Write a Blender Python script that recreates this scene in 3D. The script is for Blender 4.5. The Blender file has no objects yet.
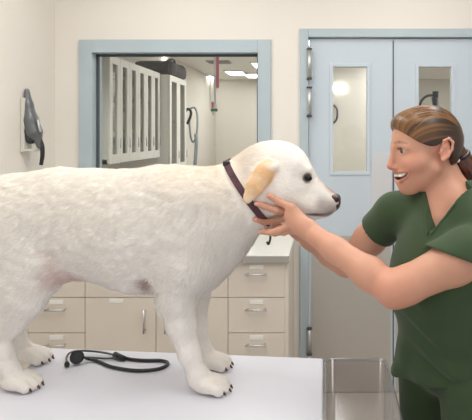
import bpy, bmesh, math, random
import numpy as np
from mathutils import Vector, Matrix
random.seed(3)
rng = np.random.default_rng(7)
scene = bpy.context.scene
col = scene.collection
PI = math.pi

# ------------------------------------------------------------------ camera
EYE = 1.55
FOC = 600.0           # focal length in pixels of the 472 x 420 frame
PPX, PPY = 323.0, 133.0
def W(px, py, Y):
    return np.array([(px - PPX) / FOC * Y, Y, EYE - (py - PPY) / FOC * Y])
cam_d = bpy.data.cameras.new('camera')
cam = bpy.data.objects.new('camera', cam_d); col.objects.link(cam)
cam.location = (0, 0, EYE); cam.rotation_euler = (PI / 2, 0, 0)
cam_d.sensor_fit = 'HORIZONTAL'; cam_d.sensor_width = 36
cam_d.lens = FOC / 472 * 36
cam_d.shift_x = -(PPX - 236) / 472
cam_d.shift_y = -(210 - PPY) / 472
cam_d.clip_start = 0.02
scene.camera = cam

# ------------------------------------------------------------------ materials
def srgb(r, g, b):
    f = lambda c: (c / 12.92 if c <= 0.04045 else ((c + 0.055) / 1.055) ** 2.4)
    return (f(r / 255), f(g / 255), f(b / 255), 1)

def mat(name, rgb, rough=0.5, metal=0.0, bump=0.0, bscale=40, var=0.0, vscale=6, spec=0.5, attr=None, sss=0.0,
        stretch=(1, 1, 1), coat=0.0, sheen=0.0, detail=3):
    m = bpy.data.materials.new(name); m.use_nodes = True
    nt = m.node_tree; b = nt.nodes['Principled BSDF']
    b.inputs['Roughness'].default_value = rough
    b.inputs['Metallic'].default_value = metal
    b.inputs['Specular IOR Level'].default_value = spec
    b.inputs['Coat Weight'].default_value = coat
    b.inputs['Sheen Weight'].default_value = sheen
    c = srgb(*rgb) if rgb else (1, 1, 1, 1)
    b.inputs['Base Color'].default_value = c
    tc = nt.nodes.new('ShaderNodeTexCoord')
    mp = nt.nodes.new('ShaderNodeMapping'); mp.inputs['Scale'].default_value = stretch
    nt.links.new(tc.outputs['Object'], mp.inputs['Vector'])
    src = None
    if attr:
        a = nt.nodes.new('ShaderNodeAttribute'); a.attribute_name = attr
        src = a.outputs['Color']
    n = nt.nodes.new('ShaderNodeTexNoise'); n.inputs['Scale'].default_value = vscale; n.inputs['Detail'].default_value = detail
    nt.links.new(mp.outputs['Vector'], n.inputs['Vector'])
    mr = nt.nodes.new('ShaderNodeMapRange')
    mr.inputs['From Min'].default_value = 0.25; mr.inputs['From Max'].default_value = 0.75
    mr.inputs['To Min'].default_value = 1 - var; mr.inputs['To Max'].default_value = 1 + var * 0.5
    nt.links.new(n.outputs['Fac'], mr.inputs['Value'])
    mx = nt.nodes.new('ShaderNodeMix'); mx.data_type = 'RGBA'; mx.blend_type = 'MULTIPLY'
    mx.inputs[0].default_value = 1.0
    if src: nt.links.new(src, mx.inputs[6])
    else: mx.inputs[6].default_value = c
    nt.links.new(mr.outputs['Result'], mx.inputs[7])
    nt.links.new(mx.outputs[2], b.inputs['Base Color'])
    if sss:
        b.inputs['Subsurface Weight'].default_value = sss
        b.inputs['Subsurface Scale'].default_value = 0.01
    if bump:
        n2 = nt.nodes.new('ShaderNodeTexNoise'); n2.inputs['Scale'].default_value = bscale; n2.inputs['Detail'].default_value = 4
        nt.links.new(mp.outputs['Vector'], n2.inputs['Vector'])
        bp = nt.nodes.new('ShaderNodeBump'); bp.inputs['Strength'].default_value = bump; bp.inputs['Distance'].default_value = 0.01
        nt.links.new(n2.outputs['Fac'], bp.inputs['Height'])
        nt.links.new(bp.outputs['Normal'], b.inputs['Normal'])
    return m

def emit(name, rgb, s):
    m = bpy.data.materials.new(name); m.use_nodes = True
    b = m.node_tree.nodes['Principled BSDF']
    b.inputs['Base Color'].default_value = (0.8, 0.8, 0.8, 1)
    b.inputs['Emission Color'].default_value = srgb(*rgb)
    b.inputs['Emission Strength'].default_value = s
    return m

def clear(name, tint=(1, 1, 1), gloss=0.03, rough=0.02, edge=0.6):
    m = bpy.data.materials.new(name); m.use_nodes = True
    nt = m.node_tree; nt.nodes.remove(nt.nodes['Principled BSDF'])
    out = nt.nodes['Material Output']
    t = nt.nodes.new('ShaderNodeBsdfTransparent'); t.inputs['Color'].default_value = (*tint, 1)
    g = nt.nodes.new('ShaderNodeBsdfGlossy'); g.inputs['Roughness'].default_value = rough
    f = nt.nodes.new('ShaderNodeLayerWeight'); f.inputs['Blend'].default_value = 0.5
    pw = nt.nodes.new('ShaderNodeMath'); pw.operation = 'POWER'; pw.inputs[1].default_value = 4.5
    ml = nt.nodes.new('ShaderNodeMath'); ml.operation = 'MULTIPLY'; ml.inputs[1].default_value = edge
    mx = nt.nodes.new('ShaderNodeMixShader')
    ma = nt.nodes.new('ShaderNodeMath'); ma.operation = 'ADD'; ma.use_clamp = True
    ma.inputs[1].default_value = gloss
    nt.links.new(f.outputs['Facing'], pw.inputs[0]); nt.links.new(pw.outputs[0], ml.inputs[0]); nt.links.new(ml.outputs[0], ma.inputs[0])
    nt.links.new(ma.outputs[0], mx.inputs[0]); nt.links.new(t.outputs[0], mx.inputs[1]); nt.links.new(g.outputs[0], mx.inputs[2])
    nt.links.new(mx.outputs[0], out.inputs['Surface'])
    return m

M = {}
M['wall'] = mat('cream_paint', (232, 226, 217), 0.6, bump=0.02, bscale=120, var=0.015, vscale=3)
M['wall_next'] = mat('beige_paint', (222, 217, 207), 0.6, bump=0.02, bscale=120, var=0.02, vscale=2)
M['ceil'] = mat('ceiling_paint', (238, 236, 230), 0.8, bump=0.05, bscale=90)
M['floor'] = mat('vinyl_floor', (182, 174, 166), 0.4, var=0.06, vscale=30)
M['blue'] = mat('blue_grey_paint', (177, 191, 197), 0.4, bump=0.02, bscale=150, var=0.02)
M['door'] = mat('pale_blue_grey_door_paint', (197, 208, 217), 0.4, bump=0.02, bscale=150, var=0.02)
M['plate'] = mat('brushed_steel_plate', (196, 190, 182), 0.42, metal=0.55, var=0.04, vscale=20, stretch=(1, 1, 30))
M['push'] = mat('push_plate_steel', (212, 212, 214), 0.45, metal=0.3, var=0.03, vscale=20, stretch=(1, 1, 30))
M['steel'] = mat('steel', (200, 200, 200), 0.42, metal=0.85, var=0.03, vscale=40)
M['darksteel'] = mat('dark_steel', (90, 92, 94), 0.4, metal=0.8)
M['gasket'] = mat('dark_gasket', (70, 78, 84), 0.7)
M['lam'] = mat('beige_laminate', (221, 211, 198), 0.5, var=0.03, vscale=4, bump=0.015, bscale=200)
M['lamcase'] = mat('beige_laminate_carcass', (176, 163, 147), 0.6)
M['label'] = mat('label_card', (240, 238, 232), 0.5)
M['counter'] = mat('pale_grey_worktop', (226, 224, 218), 0.35, var=0.04, vscale=80)
M['counteredge'] = mat('grey_edge_band', (160, 156, 149), 0.5)
M['glass'] = clear('window_glass', (0.97, 0.985, 0.975), 0.03)
M['cabglass'] = clear('cabinet_glass', (0.86, 0.88, 0.86), 0.10)
M['plastic'] = clear('clear_plastic', (0.93, 0.93, 0.94), 0.10, 0.12, 0.7)
M['rim'] = clear('clear_plastic_rim', (0.86, 0.87, 0.88), 0.2, 0.15, 0.7)
M['white'] = mat('white_laminate', (236, 233, 226), 0.45)
M['shelfdark'] = mat('shelf_goods_grey', (128, 126, 118), 0.7)
M['goods'] = mat('pale_cartons', (190, 186, 176), 0.7, var=0.2, vscale=9)
M['table'] = mat('pale_grey_table_vinyl', (222, 222, 231), 0.32, var=0.012, vscale=12, bump=0.03, bscale=240)
M['tableedge'] = mat('table_edge', (200, 200, 208), 0.4)
M['black'] = mat('black_rubber', (22, 22, 24), 0.38, coat=0.2)
M['blackmatte'] = mat('black_plastic', (34, 35, 37), 0.5)
M['vacgrey'] = mat('grey_plastic', (96, 99, 101), 0.35, coat=0.3)
M['vacdark'] = mat('smoked_plastic', (44, 42, 44), 0.2, coat=0.5)
M['bracket'] = mat('pale_wall_bracket', (208, 206, 196), 0.5)
M['pink'] = mat('pink_strap', (232, 110, 130), 0.6)
M['whitestrap'] = mat('white_strap', (244, 242, 240), 0.6)
M['green'] = mat('green_clip', (60, 120, 84), 0.5)
M['hose'] = mat('grey_blue_hose', (150, 160, 166), 0.4)
M['vent'] = mat('vent_grey', (150, 148, 142), 0.6)
M['panel'] = emit('ceiling_panel', (255, 253, 250), 6.5)
M['panel2'] = emit('next_room_panel', (255, 253, 250), 11.0)
M['bag'] = mat('charcoal_bag_cloth', (62, 58, 62), 0.8, bump=0.4, bscale=30, var=0.3)
M['fur'] = mat('cream_dog_fur', None, 0.85, bump=0.35, bscale=55, var=0.05, vscale=22, attr='Col', spec=0.15, sss=0.0, stretch=(0.7, 1, 1.3), sheen=0.2)
M['nose'] = mat('dog_nose', (58, 34, 36), 0.35, bump=0.3, bscale=200, coat=0.1)
M['eye'] = mat('dark_eye', (14, 10, 9), 0.12, spec=0.35)
M['claw'] = mat('brown_claw', (96, 52, 42), 0.4)
M['collar'] = mat('maroon_collar_webbing', (86, 52, 62), 0.7, var=0.4, vscale=60, bump=0.3, bscale=150)
M['skin'] = mat('skin', None, 0.45, bump=0.05, bscale=120, var=0.04, vscale=25, attr='Col', spec=0.4, sss=0.12)
M['hair'] = mat('brown_hair', None, 0.36, attr='Col', spec=0.5)
M['scrub'] = mat('olive_green_scrub_cotton', (62, 79, 54), 0.85, bump=0.12, bscale=7, var=0.1, vscale=8, stretch=(1, 1, 0.45), sheen=0.15, spec=0.2)
M['eyewhite'] = mat('eye_white', (208, 198, 190), 0.2)
M['iris'] = mat('eye_iris', (60, 52, 48), 0.2)
M['teeth'] = mat('tooth_enamel', (246, 240, 230), 0.25)
M['mouth'] = mat('mouth_inside', (110, 44, 40), 0.5)
M['shoe'] = mat('black_shoe', (36, 36, 38), 0.5)
M['brow'] = mat('brow_hair', (120, 84, 62), 0.8)

# ------------------------------------------------------------------ object helpers
def tag(o, label=None, cat=None, group=None, kind=None):
    if label: o['label'] = label
    if cat: o['category'] = cat
    if group: o['group'] = group
    if kind: o['kind'] = kind
    return o

def empty(name, loc, label=None, cat=None, group=None):
    o = bpy.data.objects.new(name, None); col.objects.link(o)
    o.location = loc; o.empty_display_size = 0.05
    return tag(o, label, cat, group)

def link(name, me, m, parent=None):
    o = bpy.data.objects.new(name, me); col.objects.link(o)
    if m is not None:
        for x in (m if isinstance(m, (list, tuple)) else [m]): me.materials.append(x)
    if parent is not None:
        o.parent = parent
        p = parent; off = Vector((0, 0, 0))
        while p is not None:
            off += p.location; p = p.parent
        o.location = -off          # meshes are written in room coordinates
    return o

class MB:
    def __init__(s): s.bm = bmesh.new()
    def box(s, x0, x1, y0, y1, z0, z1, bev=0.0, mi=0):
        r = bmesh.ops.create_cube(s.bm, size=1)
        vs = r['verts']
        for v in vs:
            v.co = Vector((x0 + (v.co.x + .5) * (x1 - x0), y0 + (v.co.y + .5) * (y1 - y0), z0 + (v.co.z + .5) * (z1 - z0)))
        fs = set(f for v in vs for f in v.link_faces)
        for f in fs: f.material_index = mi
        if bev:
            es = list(set(e for v in vs for e in v.link_edges))
            bmesh.ops.bevel(s.bm, geom=es, offset=bev, segments=2, affect='EDGES', profile=0.6)
        return s
    def cyl(s, a, b, ra, rb=None, n=20, mi=0):
        a = Vector(a); b = Vector(b); rb = ra if rb is None else rb
        d = (b - a).normalized()
        q = d.to_track_quat('Z', 'Y').to_matrix()
        A = []; B = []
        for i in range(n):
            t = 2 * PI * i / n; v = q @ Vector((math.cos(t), math.sin(t), 0))
            A.append(s.bm.verts.new(a + v * ra)); B.append(s.bm.verts.new(b + v * rb))
        for i in range(n):
            f = s.bm.faces.new((A[i], A[(i + 1) % n], B[(i + 1) % n], B[i])); f.material_index = mi; f.smooth = True
        s.bm.faces.new(list(reversed(A))).material_index = mi; s.bm.faces.new(B).material_index = mi
        return s
    def tube(s, pts, r, n=10, closed=False, sub=6):
        P = catmull(pts, sub, closed)
        rr = r if hasattr(r, '__len__') else None
        N = len(P); rings = []
        up = Vector((0.13, 0.21, 1)).normalized()
        for i in range(N):
            t = (P[(i + 1) % N] - P[i - 1]) if closed else (P[min(i + 1, N - 1)] - P[max(i - 1, 0)])
            t.normalize()
            u = up.cross(t)
            if u.length < 1e-3: u = Vector((1, 0, 0)).cross(t)
            u.normalize(); v = t.cross(u)
            rad = r if rr is None else np.interp(i / (N - 1) * (len(rr) - 1), range(len(rr)), rr)
            rings.append([s.bm.verts.new(P[i] + (u * math.cos(2 * PI * k / n) + v * math.sin(2 * PI * k / n)) * rad) for k in range(n)])
        for i in range(N if closed else N - 1):
            A = rings[i]; B = rings[(i + 1) % N]
            for k in range(n):
                f = s.bm.faces.new((A[k], A[(k + 1) % n], B[(k + 1) % n], B[k])); f.smooth = True
        if not closed:
            s.bm.faces.new(list(reversed(rings[0]))); s.bm.faces.new(rings[-1])
        return s
    def ball(s, c, rx, ry=None, rz=None, u=20, v=14, rot=None):
        ry = ry or rx; rz = rz or rx
        r = bmesh.ops.create_uvsphere(s.bm, u_segments=u, v_segments=v, radius=1)
        for x in r['verts']:
            q = Vector((x.co.x * rx, x.co.y * ry, x.co.z * rz))
            if rot is not None: q = rot @ q
            x.co = q + Vector(c)
        for f in set(f for x in r['verts'] for f in x.link_faces): f.smooth = True
        return s
    def prism(s, pts, z0, z1, bev=0):
        lo = [s.bm.verts.new((x, y, z0)) for x, y in pts]; hi = [s.bm.verts.new((x, y, z1)) for x, y in pts]
        n = len(pts)
        for i in range(n): s.bm.faces.new((lo[i], lo[(i + 1) % n], hi[(i + 1) % n], hi[i]))
        s.bm.faces.new(list(reversed(lo))); s.bm.faces.new(hi)
        if bev:
            bmesh.ops.recalc_face_normals(s.bm, faces=s.bm.faces[:])
            bmesh.ops.bevel(s.bm, geom=[e for e in s.bm.edges], offset=bev, segments=3, affect='EDGES', profile=0.5)
        return s
    def build(s, name, m, parent=None):
        bmesh.ops.recalc_face_normals(s.bm, faces=s.bm.faces[:])
        me = bpy.data.meshes.new(name); s.bm.to_mesh(me); s.bm.free()
        return link(name, me, m, parent)

def catmull(pts, sub=6, closed=False):
    P = [Vector(p) for p in pts]; n = len(P); out = []
    for i in range(n if closed else n - 1):
        p0 = P[i - 1] if (closed or i > 0) else P[0] * 2 - P[1]
        p1 = P[i]; p2 = P[(i + 1) % n]
        p3 = P[(i + 2) % n] if (closed or i + 2 < n) else P[-1] * 2 - P[-2]
        for k in range(sub):
            t = k / sub
            out.append(0.5 * ((2 * p1) + (p2 - p0) * t + (2 * p0 - 5 * p1 + 4 * p2 - p3) * t * t + (3 * p1 - p0 - 3 * p2 + p3) * t ** 3))
    if not closed: out.append(P[-1])
    return out

def struct(name, mb, m, parent=None):
    o = mb.build(name, m, parent)
    if parent is None: o['kind'] = 'structure'
    return o

# ------------------------------------------------------------------ implicit-surface modelling
class SDF:
    def __init__(s, lo, hi, h):
        s.lo = np.array(lo, float); s.h = h
        s.n = np.ceil((np.array(hi) - s.lo) / h).astype(int) + 1
        s.F = np.full(s.n, 1.0, np.float32)
        s.ax = [s.lo[i] + h * np.arange(s.n[i]) for i in range(3)]
    def _win(s, lo, hi):
        i0 = np.clip(np.floor((np.array(lo) - s.lo) / s.h).astype(int), 0, s.n)
        i1 = np.clip(np.ceil((np.array(hi) - s.lo) / s.h).astype(int) + 1, 0, s.n)
        if np.any(i1 <= i0): return None
        sl = tuple(slice(a, b) for a, b in zip(i0, i1))
        X, Y, Z = np.meshgrid(*[s.ax[i][sl[i]].astype(np.float32) for i in range(3)], indexing='ij', sparse=True)
        return sl, X, Y, Z
    def _comb(s, sl, d, k, op):
        F = s.F[sl]
        if op == 'sub': a, b, sg = -F, d, -1
        else: a, b, sg = F, d, 1
        if k > 0:
            h = np.maximum(k - np.abs(a - b), 0) / k
            r = np.minimum(a, b) - h * h * k * 0.25
        else: r = np.minimum(a, b)
        s.F[sl] = sg * r
    def rc(s, a, ra, b, rb, k=0.0, ax=None, sc=1.0, op='add'):
        """round cone from a to b; ax/sc squeezes it along a unit axis"""
        a = np.array(a, float); b = np.array(b, float); R = max(ra, rb) * max(1, sc) + k + 3 * s.h
        w = s._win(np.minimum(a, b) - R, np.maximum(a, b) + R)
        if w is None: return s
        sl, X, Y, Z = w
        ux, uy, uz = X - a[0], Y - a[1], Z - a[2]
        v = b - a
        if ax is not None and sc != 1:
            n = np.array(ax, float); n /= np.linalg.norm(n)
            q = (ux * n[0] + uy * n[1] + uz * n[2]) * (1 / sc - 1)
            ux = ux + n[0] * q; uy = uy + n[1] * q; uz = uz + n[2] * q
            v = v + n * (v @ n) * (1 / sc - 1)
        L = v @ v + 1e-12
        t = np.clip((ux * v[0] + uy * v[1] + uz * v[2]) / L, 0, 1)
        d = np.sqrt((ux - v[0] * t) ** 2 + (uy - v[1] * t) ** 2 + (uz - v[2] * t) ** 2) - (ra + (rb - ra) * t)
        s._comb(sl, d * min(1, sc), k, op)
        return s
    def el(s, c, r, R=None, k=0.0, op='add'):
        """ellipsoid; rows of R are its axes"""
        c = np.array(c, float); r = np.array(r, float); B = r.max() + k + 3 * s.h
        w = s._win(c - B, c + B)
        if w is None: return s
        sl, X, Y, Z = w
        ux, uy, uz = X - c[0], Y - c[1], Z - c[2]
        R = np.eye(3) if R is None else np.array(R, float)
        q = [(ux * R[i, 0] + uy * R[i, 1] + uz * R[i, 2]) for i in range(3)]
        k0 = np.sqrt(sum((q[i] / r[i]) ** 2 for i in range(3))); k1 = np.sqrt(sum((q[i] / r[i] ** 2) ** 2 for i in range(3))) + 1e-9
        s._comb(sl, k0 * (k0 - 1) / k1, k, op)
        return s
    def chain(s, pts, rad, k=0.0, ax=None, sc=1.0):
        for i in range(len(pts) - 1): s.rc(pts[i], rad[i], pts[i + 1], rad[i + 1], k, ax, sc)
        return s
    def cut(s, p, n, k=0.0, lo=None, hi=None):
        """remove everything on the side n points to (optionally inside a box)"""
        p = np.array(p); n = np.array(n, float); n /= np.linalg.norm(n)
        w = s._win(s.lo if lo is None else lo, s.ax_hi() if hi is None else hi)
        sl, X, Y, Z = w
        d = -((X - p[0]) * n[0] + (Y - p[1]) * n[1] + (Z - p[2]) * n[2])
        s._comb(sl, d.astype(np.float32), k, 'sub')
        return s
    def ax_hi(s): return s.lo + s.h * s.n
    def at(s, p):
        q = (np.asarray(p) - s.lo) / s.h
        i = np.clip(np.floor(q).astype(int), 0, s.n - 2); f = np.clip(q - i, 0, 1)
        v = 0
        for a in (0, 1):
            for b in (0, 1):
                for c in (0, 1):
                    wgt = (f[0] if a else 1 - f[0]) * (f[1] if b else 1 - f[1]) * (f[2] if c else 1 - f[2])
                    v += wgt * s.F[i[0] + a, i[1] + b, i[2] + c]
        return v
    def hit(s, px, py, Y0=1.2, Y1=2.1):
        """depth at which the sight line through a photo position first meets the surface"""
        for Y in np.arange(Y0, Y1, 0.002):
            p = W(px, py, Y)
            if np.all(p > s.lo) and np.all(p < s.ax_hi()) and s.at(p) < 0: return Y
        return None
    def mesh(s, smooth=2):
        F = s.F; S = F < 0
        c = [S[a:S.shape[0] - 1 + a, b:S.shape[1] - 1 + b, d:S.shape[2] - 1 + d] for a in (0, 1) for b in (0, 1) for d in (0, 1)]
        cnt = sum(x.astype(np.uint8) for x in c)
        act = (cnt > 0) & (cnt < 8)
        idx = np.argwhere(act)
        vid = np.full(act.shape, -1, np.int32); vid[act] = np.arange(len(idx))
        acc = np.zeros((len(idx), 3)); num = np.zeros(len(idx))
        offs = [(a, b, d) for a in (0, 1) for b in (0, 1) for d in (0, 1)]
        val = {o: F[idx[:, 0] + o[0], idx[:, 1] + o[1], idx[:, 2] + o[2]].astype(float) for o in offs}
        for o in offs:
            for ax in range(3):
                if o[ax] == 0:
                    o2 = tuple(1 if j == ax else o[j] for j in range(3))
                    va, vb = val[o], val[o2]
                    m = (va < 0) != (vb < 0)
                    t = np.where(m, va / np.where(m, va - vb, 1), 0)
                    p = np.array(o, float)[None, :] + np.eye(3)[ax][None, :] * t[:, None]
                    acc[m] += p[m]; num[m] += 1
        V = s.lo + s.h * (idx + acc / num[:, None])
        faces = []
        for ax in range(3):
            b, c2 = [(1, 2), (2, 0), (0, 1)][ax]
            sl0 = [slice(None)] * 3; sl1 = [slice(None)] * 3
            sl0[ax] = slice(0, -1); sl1[ax] = slice(1, None)
            A = S[tuple(sl0)]; B = S[tuple(sl1)]
            e = np.argwhere(A != B)
            ok = (e[:, b] > 0) & (e[:, c2] > 0) & (e[:, b] < S.shape[b] - 1) & (e[:, c2] < S.shape[c2] - 1)
            e = e[ok]; ins = A[e[:, 0], e[:, 1], e[:, 2]]
            def cell(db, dc):
                q = e.copy(); q[:, b] += db; q[:, c2] += dc
                return vid[q[:, 0], q[:, 1], q[:, 2]]
            q = np.stack([cell(-1, -1), cell(0, -1), cell(0, 0), cell(-1, 0)], 1)
            q[~ins] = q[~ins][:, ::-1]
            faces.append(q)
        Q = np.concatenate(faces)
        Q = Q[(Q >= 0).all(1)]
        for _ in range(smooth):
            ac = np.zeros_like(V); nn = np.zeros(len(V))
            for i in range(4):
                j = (i + 1) % 4
                for a, b2 in ((i, j), (j, i)):
                    for ax in range(3): ac[:, ax] += np.bincount(Q[:, a], V[Q[:, b2], ax], len(V))
                    nn += np.bincount(Q[:, a], minlength=len(V))
            V = V + 0.5 * (ac / np.maximum(nn, 1)[:, None] - V)
        return V, Q

def to_obj(name, VQ, m, parent=None, colors=None):
    V, Q = VQ
    me = bpy.data.meshes.new(name)
    me.vertices.add(len(V)); me.vertices.foreach_set('co', V.astype(np.float32).ravel())
    me.loops.add(len(Q) * 4); me.loops.foreach_set('vertex_index', Q.astype(np.int32).ravel())
    me.polygons.add(len(Q)); me.polygons.foreach_set('loop_start', np.arange(len(Q), dtype=np.int32) * 4)
    me.update(calc_edges=True); me.validate()
    me.polygons.foreach_set('use_smooth', np.ones(len(me.polygons), bool))
    if colors is not None and len(me.vertices) == len(V):
        a = me.color_attributes.new('Col', 'FLOAT_COLOR', 'POINT')
        a.data.foreach_set('color', np.concatenate([colors, np.ones((len(V), 1))], 1).astype(np.float32).ravel())
    return link(name, me, m, parent)

def lin(r, g, b): return np.array(srgb(r, g, b)[:3])
def paint(V, base, strokes):
    """strokes: (a, b, radius, softness, colour, amount): natural colouring of coat or skin"""
    C = np.tile(base, (len(V), 1))
    for a, b, r, soft, c, amt in strokes:
        a = np.array(a); b = np.array(b); v = b - a
        t = np.clip(((V - a) @ v) / (v @ v + 1e-12), 0, 1)
        d = np.linalg.norm(V - a - t[:, None] * v, axis=1)
        w = np.clip((r + soft - d) / max(soft, 1e-6), 0, 1)[:, None] * amt
        C = C * (1 - w) + c * w
    return C

# ================================================================== THE ROOM
YW = 3.57             # back wall
XL = -1.595           # left wall
ZC = 2.75
def wx(px, Y=YW): return (px - PPX) / FOC * Y
def wz(py, Y=YW): return EYE - (py - PPY) / FOC * Y
TH = 0.14
wo = (wx(80), wx(271), 1.02, wz(40))           # outer edge of window frame x0 x1 z0 z1
do = (wx(300), wx(487), 0.0, wz(29))           # outer edge of door frame
XR = 2.3
b = MB()
b.box(XL - TH, wo[0] + .02, YW, YW + TH, 0, ZC)
b.box(wo[0] + .02, wo[1] - .02, YW, YW + TH, 0, wo[2] + .02)
b.box(wo[0] + .02, wo[1] - .02, YW, YW + TH, wo[3] - .02, ZC)
b.box(wo[1] - .02, do[0] + .02, YW, YW + TH, 0, ZC)
b.box(do[0] + .02, do[1] - .02, YW, YW + TH, do[3] - .02, ZC)
b.box(do[1] - .02, XR, YW, YW + TH, 0, ZC)
struct('wall_back', b, M['wall'])
struct('wall_left', MB().box(XL - TH, XL, -0.6, YW, 0, ZC), M['wall'])
struct('wall_right', MB().box(XR, XR + TH, 1.2, YW, 0, ZC), M['wall'])
YF = 9.7             # far wall of the room next door
struct('floor', MB().box(XL - TH, XR + TH, -0.6, YW + TH, -0.05, 0), M['floor'])
struct('ceiling', MB().box(XL - TH, XR + TH, -0.6, YW + TH, ZC, ZC + .05), M['ceil'])
struct('baseboard_back', MB().box(wx(286), do[0], YW - .012, YW, 0, .1, .003), M['blue'])

# window
b = MB()
fw = 13 / 168
for x0, x1, z0, z1 in ((wo[0], wo[0] + fw, wo[2], wo[3]), (wo[1] - fw, wo[1], wo[2], wo[3]), (wo[0] + fw, wo[1] - fw, wo[3] - fw, wo[3]), (wo[0] + fw, wo[1] - fw, wo[2], wo[2] + fw)):
    b.box(x0, x1, YW - .02, YW + TH + .01, z0, z1, .003)
wf = struct('window_1', b, M['blue'])
b = MB()
ix0, ix1, iz0, iz1 = wo[0] + fw, wo[1] - fw, wo[2] + fw, wo[3] - fw
for x0, x1, z0, z1 in ((ix0, ix0 + .012, iz0, iz1), (ix1 - .012, ix1, iz0, iz1), (ix0, ix1, iz1 - .014, iz1), (ix0, ix1, iz0, iz0 + .012)):
    b.box(x0, x1, YW + .05, YW + .075, z0, z1)
b.build('glazing_gasket', M['gasket'], wf)
MB().box(ix0 + .004, ix1 - .004, YW + .058, YW + .064, iz0 + .004, iz1 - .004).build('window_pane', M['glass'], wf)

# door frame and the two leaves
b = MB()
dfw = 8.5 / 168
b.box(do[0], do[0] + dfw, YW - .02, YW + TH, 0, do[3], .003)
b.box(do[1] - dfw, do[1], YW - .02, YW + TH, 0, do[3], .003)
b.box(do[0] + dfw, do[1] - dfw, YW - .02, YW + TH, do[3] - dfw, do[3], .003)
struct('trim_1', b, M['blue'])
LZ = do[3] - dfw - .006
def leaf(name, x0, x1, pane, hinge_left):
    px0, px1, pz0, pz1 = pane
    y0, y1 = YW + .012, YW + .056
    b = MB()
    b.box(x0, px0, y0, y1, .003, LZ); b.box(px1, x1, y0, y1, .003, LZ)
    b.box(px0, px1, y0, y1, .003, pz0); b.box(px0, px1, y0, y1, pz1, LZ)
    d = struct(name, b, M['door'])
    t = .018
    b = MB()
    for a in ((px0 - t, px0 + .003, pz0 - t, pz1 + t), (px1 - .003, px1 + t, pz0 - t, pz1 + t), (px0, px1, pz1 - .003, pz1 + t), (px0, px1, pz0 - t, pz0 + .003)):
        b.box(a[0], a[1], y0 - .007, y1 + .007, a[2], a[3], .002)
    b.build('pane_frame', M['door'], d)
    MB().box(px0 + .003, px1 - .003, y0 + .018, y0 + .024, pz0 + .003, pz1 - .003).build('vision_pane', M['glass'], d)
    MB().box(x0 + .012, x1 - .012, y0 - .0025, y0, .005, wz(236), .0008).build('kick_plate', M['plate'], d)
    return d
XM = wx(393.3)
d1 = leaf('door_1', do[0] + dfw + .005, XM - .002, (wx(332.5), wx(367.5), wz(172), wz(66)), True)
d2 = leaf('door_2', XM + .004, do[1] - dfw - .005, (wx(418.5), wx(452.5), wz(172), wz(66)), False)
MB().box(wx(371.5), wx(392), YW + .0085, YW + .012, wz(234), wz(153), .001).build('push_plate', M['push'], d1)
MB().box(wx(395), wx(416), YW + .0085, YW + .012, wz(234), wz(153), .001).build('push_plate', M['push'], d2)
MB().box(XM - .003, XM + .0045, YW + .008, YW + .0118, .03, LZ - .01, .0008).build('meeting_seal', M['darksteel'], d1)
def hinge(px, p0, p1, parent):
    x = wx(px); z1, z0 = wz(p0), wz(p1)
    h = MB().cyl((x, YW - .03, z0), (x, YW - .03, z1), .0135, n=18).build('hinge', M['steel'], parent)
    b = MB().box(x - .013, x + .017, YW - .026, YW + .0115, z0 + .012, z1 - .012, .002)
    b.build('hinge_leaf', M['steel'], h)
    for z in (z0 - .006, z1 - .002):
        MB().cyl((x, YW - .03, z), (x, YW - .03, z + .008), .0165, n=18).build('hinge_cap', M['darksteel'], h)
for p in ((50, 79), (88, 116), (327, 352)): hinge(309.5, p[0], p[1], d1)
for p in ((50, 79), (88, 116), (327, 352)): hinge(478, p[0], p[1], d2)

# ------------------------------------------------------------------ base cabinets and worktop
YC = 2.97
def cx(px): return wx(px, YC)
def cz(py): return wz(py, YC)
def handle(x, z, vertical, parent, L=.10):
    b = MB(); y = YC - .03
    if vertical:
        b.cyl((x, y, z - L / 2), (x, y, z + L / 2), .005, n=12)
        for s in (-1, 1): b.cyl((x, y, z + s * L * .4), (x, YC + .002, z + s * L * .4), .004, n=10)
    else:
        b.cyl((x - L / 2, y, z), (x + L / 2, y, z), .005, n=12)
        for s in (-1, 1): b.cyl((x + s * L * .4, y, z), (x + s * L * .4, YC + .002, z), .004, n=10)
    b.build('handle', M['steel'], parent)
def label_holder(x, z, parent):
    MB().box(x - .034, x + .034, YC - .003, YC + .001, z - .010, z + .010, .001).build('label_holder', M['label'], parent)
ZR = [cz(262.5), cz(297.5), cz(333), cz(368.5), cz(404), .10]
g = .003
def carcass(name, p0, p1, label):
    r = empty(name, ((cx(p0) + cx(p1)) / 2, YC + .3, 0), label, 'cabinet', 'beige base cabinets along the back wall')
    b = MB(); b.box(cx(p0) + .001, cx(p1) - .001, YC + .019, YW - .002, .1, ZR[0] + .002)
    b.build('body', M['lamcase'], r)
    MB().box(cx(p0) + .001, cx(p1) - .001, YC + .07, YW - .01, .002, .1).build('plinth', M['lamcase'], r)
    return r
def drawer(r, x0, x1, z1, z0, hx=True):
    d = MB().box(x0 + g / 2, x1 - g / 2, YC, YC + .018, z0 + g / 2, z1 - g / 2, .0015).build('drawer', M['lam'], r)
    xm = (x0 + x1) / 2
    if z1 - z0 > .12:
        handle(xm, z1 - .055, False, d, .105); label_holder(xm, z1 - .022, d)
    return d
for (p0, p1, lab) in ((28, 85, 'beige drawer cabinet at the left end of the worktop'), (228, 285, 'beige drawer cabinet at the right end, beside the doors')):
    r = carcass('drawer_cabinet', p0, p1, lab)
    for i in range(5): drawer(r, cx(p0), cx(p1), ZR[i], ZR[i + 1])
    if p0 == 228:
        MB().box(cx(285) - .001, cx(285) + .017, YC, YW - .002, .002, ZR[0], .001).build('end_panel', M['lam'], r)
    else:
        MB().box(XL + .002, cx(28) - .001, YC + .002, YC + .02, .002, ZR[0], .001).build('filler_panel', M['lam'], r)
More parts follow.
